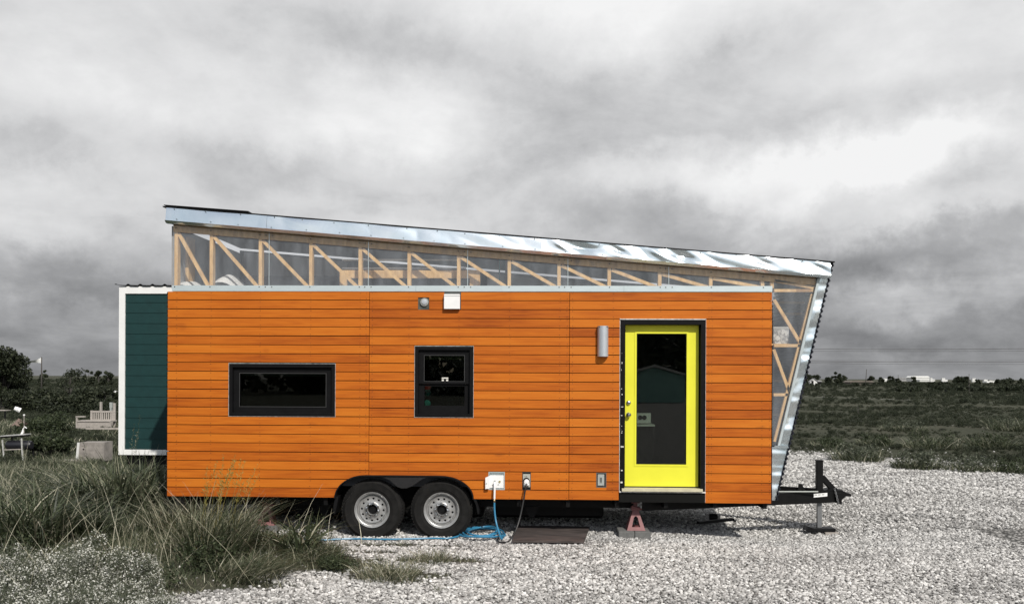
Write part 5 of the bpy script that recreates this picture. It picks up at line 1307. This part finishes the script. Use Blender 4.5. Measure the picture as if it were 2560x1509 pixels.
def far_box(name, px0, px1, pyt, pyb, dep, mat, label, roof=None, gable=False, cat='building', win=0):
    a = at_depth(px0, pyb, dep); b = at_depth(px1, pyb, dep); zt = at_depth((px0+px1)/2, pyt, dep)[2]; zg = -.3
    root = thing(name, label, cat, ((a[0]+b[0])/2, a[1], 0))
    def ch(mb, nm, m):
        o = mb.build(nm, m, None); o.parent = root; o.location = -root.location; return o
    dp = (b[0]-a[0])*.8
    if gable:
        ze = zg+(zt-zg)*.62; xm = (a[0]+b[0])/2
        ch(MB().prism([(a[0], zg), (b[0], zg), (b[0], ze), (xm, zt), (a[0], ze)], a[1], a[1]+dp), 'wall', mat)
        ch(MB().add([(a[0]-.3, a[1]-.3, ze-.1), (xm, a[1]-.3, zt+.12), (b[0]+.3, a[1]-.3, ze-.1), (a[0]-.3, a[1]+dp, ze-.1), (xm, a[1]+dp, zt+.12), (b[0]+.3, a[1]+dp, ze-.1),
                     (a[0]-.3, a[1]-.3, ze+.05), (xm, a[1]-.3, zt+.27), (b[0]+.3, a[1]-.3, ze+.05)], [(0, 1, 4, 3), (1, 2, 5, 4), (0, 1, 7, 6), (1, 2, 8, 7)]), 'roof', roof or FARR)
    else:
        ze = zg+(zt-zg)*(.75 if roof else 1)
        ch(MB().box(a[0], b[0], a[1], a[1]+dp, zg, ze), 'wall', mat)
        if roof: ch(MB().prism([(a[0]-.4, ze), (b[0]+.4, ze), (b[0]-(b[0]-a[0])*.08, zt), (a[0]+(b[0]-a[0])*.08, zt)], a[1]-.4, a[1]+dp), 'roof', roof)
    for k in range(win):
        wx_ = a[0]+(b[0]-a[0])*(.30+.42*k/max(1, win-1)); zz_ = zg+(zt-zg)*.34
        ch(MB().box(wx_-.35, wx_+.35, a[1]-.06, a[1]+.05, zz_-.2, zz_+.9), 'window', BLACK)
    return root
hx = far_box('white_house', 2026, 2043, 946.5, 962, 290, FARW, 'small white gabled house among trees on the right horizon', FARR, True, 'house', win=1)
far_box('white_house_wing', 2043.4, 2052, 950, 963, 291, FARW, 'white side wing with two dark windows joined to the distant gabled house', FARR, False, 'house', win=2)
far_box('farm_shed', 2125, 2182, 951, 961, 270, FARB, 'long brown tumbledown shed on the right horizon', FARB, False, 'shed')
far_box('warehouse', 2280, 2323, 939.5, 952, 820, FARW, 'large distant warehouse with bright white roof', CANVAS)
far_box('warehouse', 2246, 2279, 943, 952, 840, FARR, 'long grey-roofed warehouse left of the bright one', FARR)
far_box('warehouse', 2299, 2337, 947, 952.5, 760, FARW, 'low white shed in front of the bright-roofed warehouse', CANVAS)
for (a, b, t_, lb) in ((2209, 2218, 945.5, 'small white shed between two round trees'), (2355, 2363, 944.5, 'small white block right of the warehouse'), (2360, 2369, 948.5, 'low white block below the small white block'), (2326, 2331, 944, 'tiny white roof right of the bright warehouse'),
                   (2431, 2439, 945, 'tall narrow white shed right of the field pole'), (2460, 2469, 948, 'square white box building near the right end'), (2473.5, 2481.5, 950, 'second white box building beside the square one'), (2484, 2492, 950, 'grey box building third in the far row')):
    far_box('far_shed', a, b, t_, 952, 740, FARW, lb, None, cat='shed')
far_box('far_shed', 2467, 2494, 952.6, 954, 600, CANVAS, 'long low white roof strip below the white boxes', None, cat='shed')
def pole(px, pyt, pyb, dep, r_, label, lean=0, name='utility_pole', arm=False):
    b = at_depth(px-lean, pyb, dep); t_ = at_depth(px, pyt, dep)
    root = thing(name, label, 'pole', (b[0], b[1], 0)); o = MB().tube([(0, 0, -.3), (t_[0]-b[0], 0, t_[2])], [r_, r_*.7], 8).build('shaft', POLE, None, True); o.parent = root
    if arm: o = MB().beam((t_[0]-b[0]-.8, 0, t_[2]-.5), (t_[0]-b[0]+.8, 0, t_[2]-.5), .12, .12).build('crossarm', POLE, None); o.parent = root
    return root
pole(2166.5, 922, 954, 230, .11, 'slightly leaning utility pole rising above the right horizon', 3, arm=False)
pole(2422.6, 934, 985, 115, .045, 'thin dark pole standing in the right field', 0)
pole(2245.5, 936, 948, 380, .12, 'distant short pole left of the warehouse', 0)
pole(2145, 1018, 1042, 48, .02, 'thin fence stake in the field left of the tall pole', 0)
pole(2391, 1018, 1029, 58, .03, 'short dark stake in the middle of the right field', 0)
# wires: two pairs sagging past the right edge
for j, (ya, yb, yc, rr_, lb) in enumerate(((871.5, 873, 871, .035, 'upper overhead power wire'), (877, 878, 877, .022, 'thin wire just under the upper power wire'), (902.5, 905, 904, .035, 'lower overhead power wire'), (906.5, 910, 910, .022, 'thin wire just under the lower power wire'), (900, 901.5, 900, .016, 'thin wire just above the lower power wire'))):
    D_ = 170; pts = []
    for t_ in np.linspace(0, 1, 15):
        px = 1200+t_*2200; u_ = (px-1980)/580
        py = ya*(1-u_)*(1-2*u_)*1+4*yb*u_*(1-u_)-yc*u_*(1-2*u_) if 0 <= u_ <= 1 else (ya if u_ < 0 else yc)-(.004*abs(px-(1980 if u_ < 0 else 2560)))
        pts.append(at_depth(px, py, D_))
    tag(MB().tube(pts, rr_, 4).build('power_wire', POLE, None, True), lb+' crossing the sky at right', 'wire', 'overhead wires')

# ------------------------------------------------------------------ left yard objects
def bench():
    D_ = 33; s_ = sc_(D_); p = at_depth(192, 1070, D_); L = (p[0], p[1], float(hgt(p[0], p[1])))
    root = thing('garden_bench', 'weathered pale wooden bench with slatted back and boxed front left of the teal house', 'bench', L)
    zb = at_depth(0, 1070, D_)[2]*0
    def B(x0, x1, y0, y1, z0, z1, nm):
        o = MB().box(x0, x1, y0, y1, z0, z1).build(nm, GREYWOOD, None); o.parent = root; o.location = (0, 0, 0)
    u = s_  # metres per pixel
    H0 = .35*0
    def zpx(py): return (1071-py)*u
    def xpx(px): return (px-192)*u
    B(xpx(193), xpx(278), 0, .03, zpx(1070), zpx(1052), 'front_panel')
    B(xpx(191), xpx(279), -.03, .45, zpx(1052), zpx(1049), 'seat')
    B(xpx(190), xpx(194), -.02, .05, zpx(1071), zpx(1038), 'leg'); B(xpx(275), xpx(279), -.02, .05, zpx(1071), zpx(1052), 'leg')
    B(xpx(190), xpx(213), -.04, .06, zpx(1041), zpx(1038), 'armrest')
    B(xpx(213), xpx(218), .38, .45, 0, zpx(1025), 'post'); B(xpx(272), xpx(276.5), .38, .45, 0, zpx(1006), 'post')
    B(xpx(218), xpx(272), .39, .43, zpx(1030), zpx(1025.5), 'top_rail'); B(xpx(218), xpx(272), .39, .43, zpx(1051), zpx(1047), 'bottom_rail')
    for k in range(10): B(xpx(220.5+k*5.3), xpx(223.4+k*5.3), .40, .42, zpx(1047), zpx(1030), 'slat')
bench()
def post(px, pyt, pyb, D_, wpx, mat, label, box=None):
    s_ = sc_(D_); b = at_depth(px, pyb, D_); root = thing('wooden_post', label, 'post', (b[0], b[1], 0)); zt = at_depth(px, pyt, D_)[2]
    o = MB().box(-wpx*s_/2, wpx*s_/2, -.05, .05, -.1, zt).build('shaft', mat, None); o.parent = root
    if box: o = MB().box(-box*s_/2, box*s_/2, -.14, -.052, zt-.22, zt-.0).box(-box*s_*.35, box*s_*.35, -.14, -.052, zt-.34, zt-.22).build('meter_box', GREYP, None); o.parent = root
post(252.5, 1004, 1065, 36, 4, GREYWOOD, 'pale square post standing behind the bench back')
post(280.5, 1005, 1062, 35, 2, GREYWOOD, 'thin post carrying a small grey box at the right end of the bench', 6)
# grill stand
D_ = 21.2; s_ = sc_(D_); p = at_depth(40, 1146, D_); gl = thing('grill_stand', 'black barrel grill on white legs with a pale shelf at the left edge', 'grill', (p[0], p[1], float(hgt(p[0], p[1]))))
def gz(py): return (1146-py)*s_
def gxp(px): return (px-40)*s_
def gch(mb, nm, m, sm=False):
    o = mb.build(nm, m, None, sm); o.parent = gl; return o
gch(MB().beam((gxp(8), 0, gz(1087)), (gxp(70), .0, gz(1082.5)), .28, .022), 'shelf', simple('grimy_shelf', (.36, .36, .35), .6, 0, .4, 14)); gch(MB().beam((gxp(8), 0, gz(1090)), (gxp(68), 0, gz(1086)), .24, .03), 'shelf_frame', BLACK)
for a, b in (((11.5, 1096), (16.5, 1143)), ((60, 1092), (64, 1145))): gch(MB().beam((gxp(a[0]), -.1, gz(a[1])), (gxp(b[0]), -.1, gz(b[1])-.03), .026, .03), 'leg', simple('grimy_white_leg', (.42, .42, .40), .6, 0, .4, 18))
for a, b in (((20, 1090), (24, 1145)), ((72, 1110), (76, 1140))): gch(MB().beam((gxp(a[0]), .15, gz(a[1])), (gxp(b[0]), .15, gz(b[1])-.03), .026, .03), 'leg', BLACK)
gch(MB().lathe([(.0001, gxp(16)), (.09, gxp(16)), (.11, gxp(19)), (.11, gxp(75)), (.09, gxp(79)), (.0001, gxp(79))], (0, .02, gz(1110)), 20, 'X'), 'barrel', simple('black_barrel', (.012, .012, .016), .4), True)
gch(MB().beam((gxp(16), -.1, gz(1121)), (gxp(64), -.1, gz(1119)), .02, .02), 'rail', GREYWOOD)
gch(MB().tube([(gxp(54), 0, gz(1083)), (gxp(57), 0, gz(1076)), (gxp(58), 0, gz(1069)), (gxp(62), 0, gz(1064)), (gxp(67), 0, gz(1068))], [.03, .024, .014, .013, .012], 8), 'spigot', WHITEP, True)
# crate with a plank in front
D_ = 20.6; s_ = sc_(D_); p = at_depth(190, 1150, D_); cr_ = thing('plywood_crate', 'weathered plywood crate with white edge in the grass between grill and teal house', 'crate', (p[0], p[1], float(hgt(p[0], p[1]))))
def cxp(px): return (px-190)*s_
def czp(py): return (1150-py)*s_
def cch(mb, nm, m):
    o = mb.build(nm, m, None); o.parent = cr_
cch(MB().prism([(cxp(194), czp(1145)), (cxp(262), czp(1147)), (cxp(262), czp(1100)), (cxp(198), czp(1101))], 0, .4), 'panel', simple('crate_ply', (.24, .22, .20), .85, 0, .3, 8, .2))
cch(MB().prism([(cxp(190), czp(1145)), (cxp(196), czp(1145)), (cxp(200), czp(1101)), (cxp(194), czp(1101))], -.02, -.002), 'edge_strip', FARW)
cch(MB().disc((cxp(209), -.003, czp(1118)), .02, 10), 'knot_hole', BLACK)
q_ = MB().box(cxp(165)+p[0], cxp(230)+p[0], p[1]-.35, p[1]-.1, .02, .07).build('plank', GREYWOOD, None); tag(q_, 'grey weathered plank lying in front of the plywood crate', 'plank')
p = at_depth(250, 1071.5, 31); tag(MB().box(p[0]-.5, p[0]+.75, p[1], p[1]+.1, p[2]-.02, p[2]+.045).build('timber', GREYWOOD, None), 'pale timber lying on the ground at the foot of the bench', 'timber')
# bucket, table, tarp, sail
p = at_depth(40, 1030, 40); bk_ = thing('white_bucket', 'tipped white bucket in the grass at the far left', 'bucket', p)
o = MB().lathe([(.0001, -.14), (.09, -.14), (.12, .12), (.11, .12), (.08, -.12)], (0, 0, .14), 18, 'X').build('pail', CANVAS, None, True); o.parent = bk_; o.rotation_euler = (0, .45, .5)
o = MB().tube([(.12, -.11, .14), (.16, 0, .02), (.12, .11, .14)], .006, 5).build('handle', GREYP, None, True); o.parent = bk_
p = at_depth(4, 1040, 38); tb = thing('low_table', 'low dark table cut by the left picture edge', 'table', (p[0], p[1], 0))
ht_ = at_depth(4, 1024, 38)[2]
o = MB().box(-.5, .28, -.2, .2, ht_-.03, ht_).build('top', GREYWOOD, None); o.parent = tb
for xx in (-.45, .22): o = MB().box(xx, xx+.05, -.18, -.13, -.05, ht_-.03).build('leg', BLACK, None); o.parent = tb
p = at_depth(50, 1068, 30); tp = thing('brown_tarp', 'small peaked brown tarp on the grass behind the grill', 'tarp', (p[0], p[1], 0))
pk_ = at_depth(46, 1045, 30)[2]; zl = at_depth(46, 1062, 30)[2]
V = []; 
for k in range(13):
    t_ = 2*math.pi*k/12; V.append((.30*math.cos(t_), .3*math.sin(t_), zl-.02+.03*math.sin(3*t_)))
V.append((-.05, 0, pk_)); o = MB().add(V, [(k, k+1, 13) for k in range(12)]).build('cloth', simple('brown_tarp_cloth', (.16, .115, .095), .9), None); o.parent = tp
for k in range(4):
    t_ = math.pi/4+k*math.pi/2; o = MB().tube([(.28*math.cos(t_), .28*math.sin(t_), -.05), (.28*math.cos(t_), .28*math.sin(t_), zl)], .012, 5).build('peg', BLACK, None); o.parent = tp
p = at_depth(60, 1068, 29); st_ = thing('standpipe', 'thin pale standpipe with white cap behind the grill', 'pipe', (p[0], p[1], 0)); zt = at_depth(60, 1037, 29)[2]
o = MB().tube([(0, 0, -.1), (0, 0, zt)], .012, 6).build('pipe', GREYWOOD, None); o.parent = st_; o = MB().lathe([(.0001, .03), (.03, .025), (.03, -.02), (.0001, -.03)], (0, 0, zt), 10, 'Z').build('cap', WHITEP, None); o.parent = st_
D_ = 105; A_ = at_depth(62, 901, D_); B_ = at_depth(103, 893.5, D_); C_ = at_depth(102.5, 907, D_); D2 = at_depth(80, 906, D_+1)
sv = MB(); n = 10; V = []
for i in range(n+1):
    for j in range(n+1):
        u_ = i/n; v_ = j/n; top = Vector(A_).lerp(Vector(B_), u_)+Vector((0, 0, -.18*math.sin(math.pi*u_))); bot = Vector(A_).lerp(Vector(C_), u_)+Vector((0, 0, -.05*math.sin(math.pi*u_))); pt = top.lerp(bot, v_); pt += Vector((-.56, 1, 0))*.35*math.sin(math.pi*u_)*v_; V.append(pt)
sl_ = thing('shade_sail', 'white triangular shade sail above the scrub at the left', 'shade sail', (B_[0], B_[1], 0))
sv.add(V, [(i*(n+1)+j, i*(n+1)+j+1, (i+1)*(n+1)+j+1, (i+1)*(n+1)+j) for i in range(n) for j in range(n)]); sv.build('cloth', CANVAS, sl_, True)
pp = pole(104, 892, 930, 105, .09, 'timber pole holding up the white shade sail', 0, name='sail_pole')
# white stones behind the bench
RL_ = ('leftmost pale rock of the short pair behind the bench', 'smaller right-hand pale rock of the short pair behind the bench', 'first pale rock from the left in the longer row behind the bench', 'second and largest pale rock in the longer row behind the bench', 'third pale rock in the longer row behind the bench', 'last pale rock of the longer row, beside the teal house')
for k, (px, py, s0) in enumerate(((228, 976, .35), (236, 977, .3), (272, 978, .4), (281, 980, .45), (289, 980, .4), (296, 981, .35))):
    p = at_depth(px, py+1, 62); bm = bmesh.new(); bmesh.ops.create_icosphere(bm, subdivisions=2, radius=s0*.55)
    for v in bm.verts: v.co = v.co*(1+.35*noise.noise(v.co*3+Vector((k, 0, 0)))); v.co.z *= .45
    me = bpy.data.meshes.new('white_rock'); bm.to_mesh(me); bm.free(); me.materials.append(FARW); o = bpy.data.objects.new('white_rock', me); COL.objects.link(o); o.location = (p[0], p[1], p[2]+.05)
    tag(o, RL_[k], 'rock', 'row of pale rocks behind the bench')

# ------------------------------------------------------------------ behind the camera: what the glass mirrors
def mir(px, py, Yv):
    d = ray(px, py); t = (Yv-CY)/d.y; return CX+d.x*t, .16-(Yv-.0), CZ+d.z*t
Yv = 62
la = mir(1560, 977, Yv); ra = mir(1712, 977, Yv); ap = mir(1636, 914, Yv); ev = mir(1600, 930, Yv)[2]
shd = thing('green_shed', 'pale green gabled metal shed mirrored in the door glass', 'shed', ((la[0]+ra[0])/2, la[1], 0))
MB().prism([(la[0], -.2), (ra[0], -.2), (ra[0], ev-.3), (ap[0], ap[2]-.15), (la[0], ev-.3)], la[1]-9, la[1]).build('wall', DGREEN, shd)
MB().add([(la[0]-.3, la[1]+.3, ev-.35), (ap[0], la[1]+.3, ap[2]-.08), (ra[0]+.3, la[1]+.3, ev-.35), (la[0]-.3, la[1]-9, ev-.35), (ap[0], la[1]-9, ap[2]-.08), (ra[0]+.3, la[1]-9, ev-.35),
          (la[0]-.3, la[1]+.3, ev-.15), (ap[0], la[1]+.3, ap[2]+.12), (ra[0]+.3, la[1]+.3, ev-.15)], [(0, 1, 4, 3), (1, 2, 5, 4), (0, 1, 7, 6), (1, 2, 8, 7)]).build('roof', FARW, shd)
C = []; R = []  # unseen trees added so the glass reflects something dark above the shed
for i in range(220):
    C.append((rng.uniform(-60, 75), rng.uniform(-112, -88), rng.uniform(1, 8))); R.append(rng.uniform(2.0, 3.6))
V, Fc, tt = leafcloud(np.array(C), np.array(R), 22000, .75, 1, .5)
tag(np_obj('woodland', V, Fc, LEAF, None, tt), 'unseen dark woodland added behind the viewer to darken the window reflections', kind='stuff')
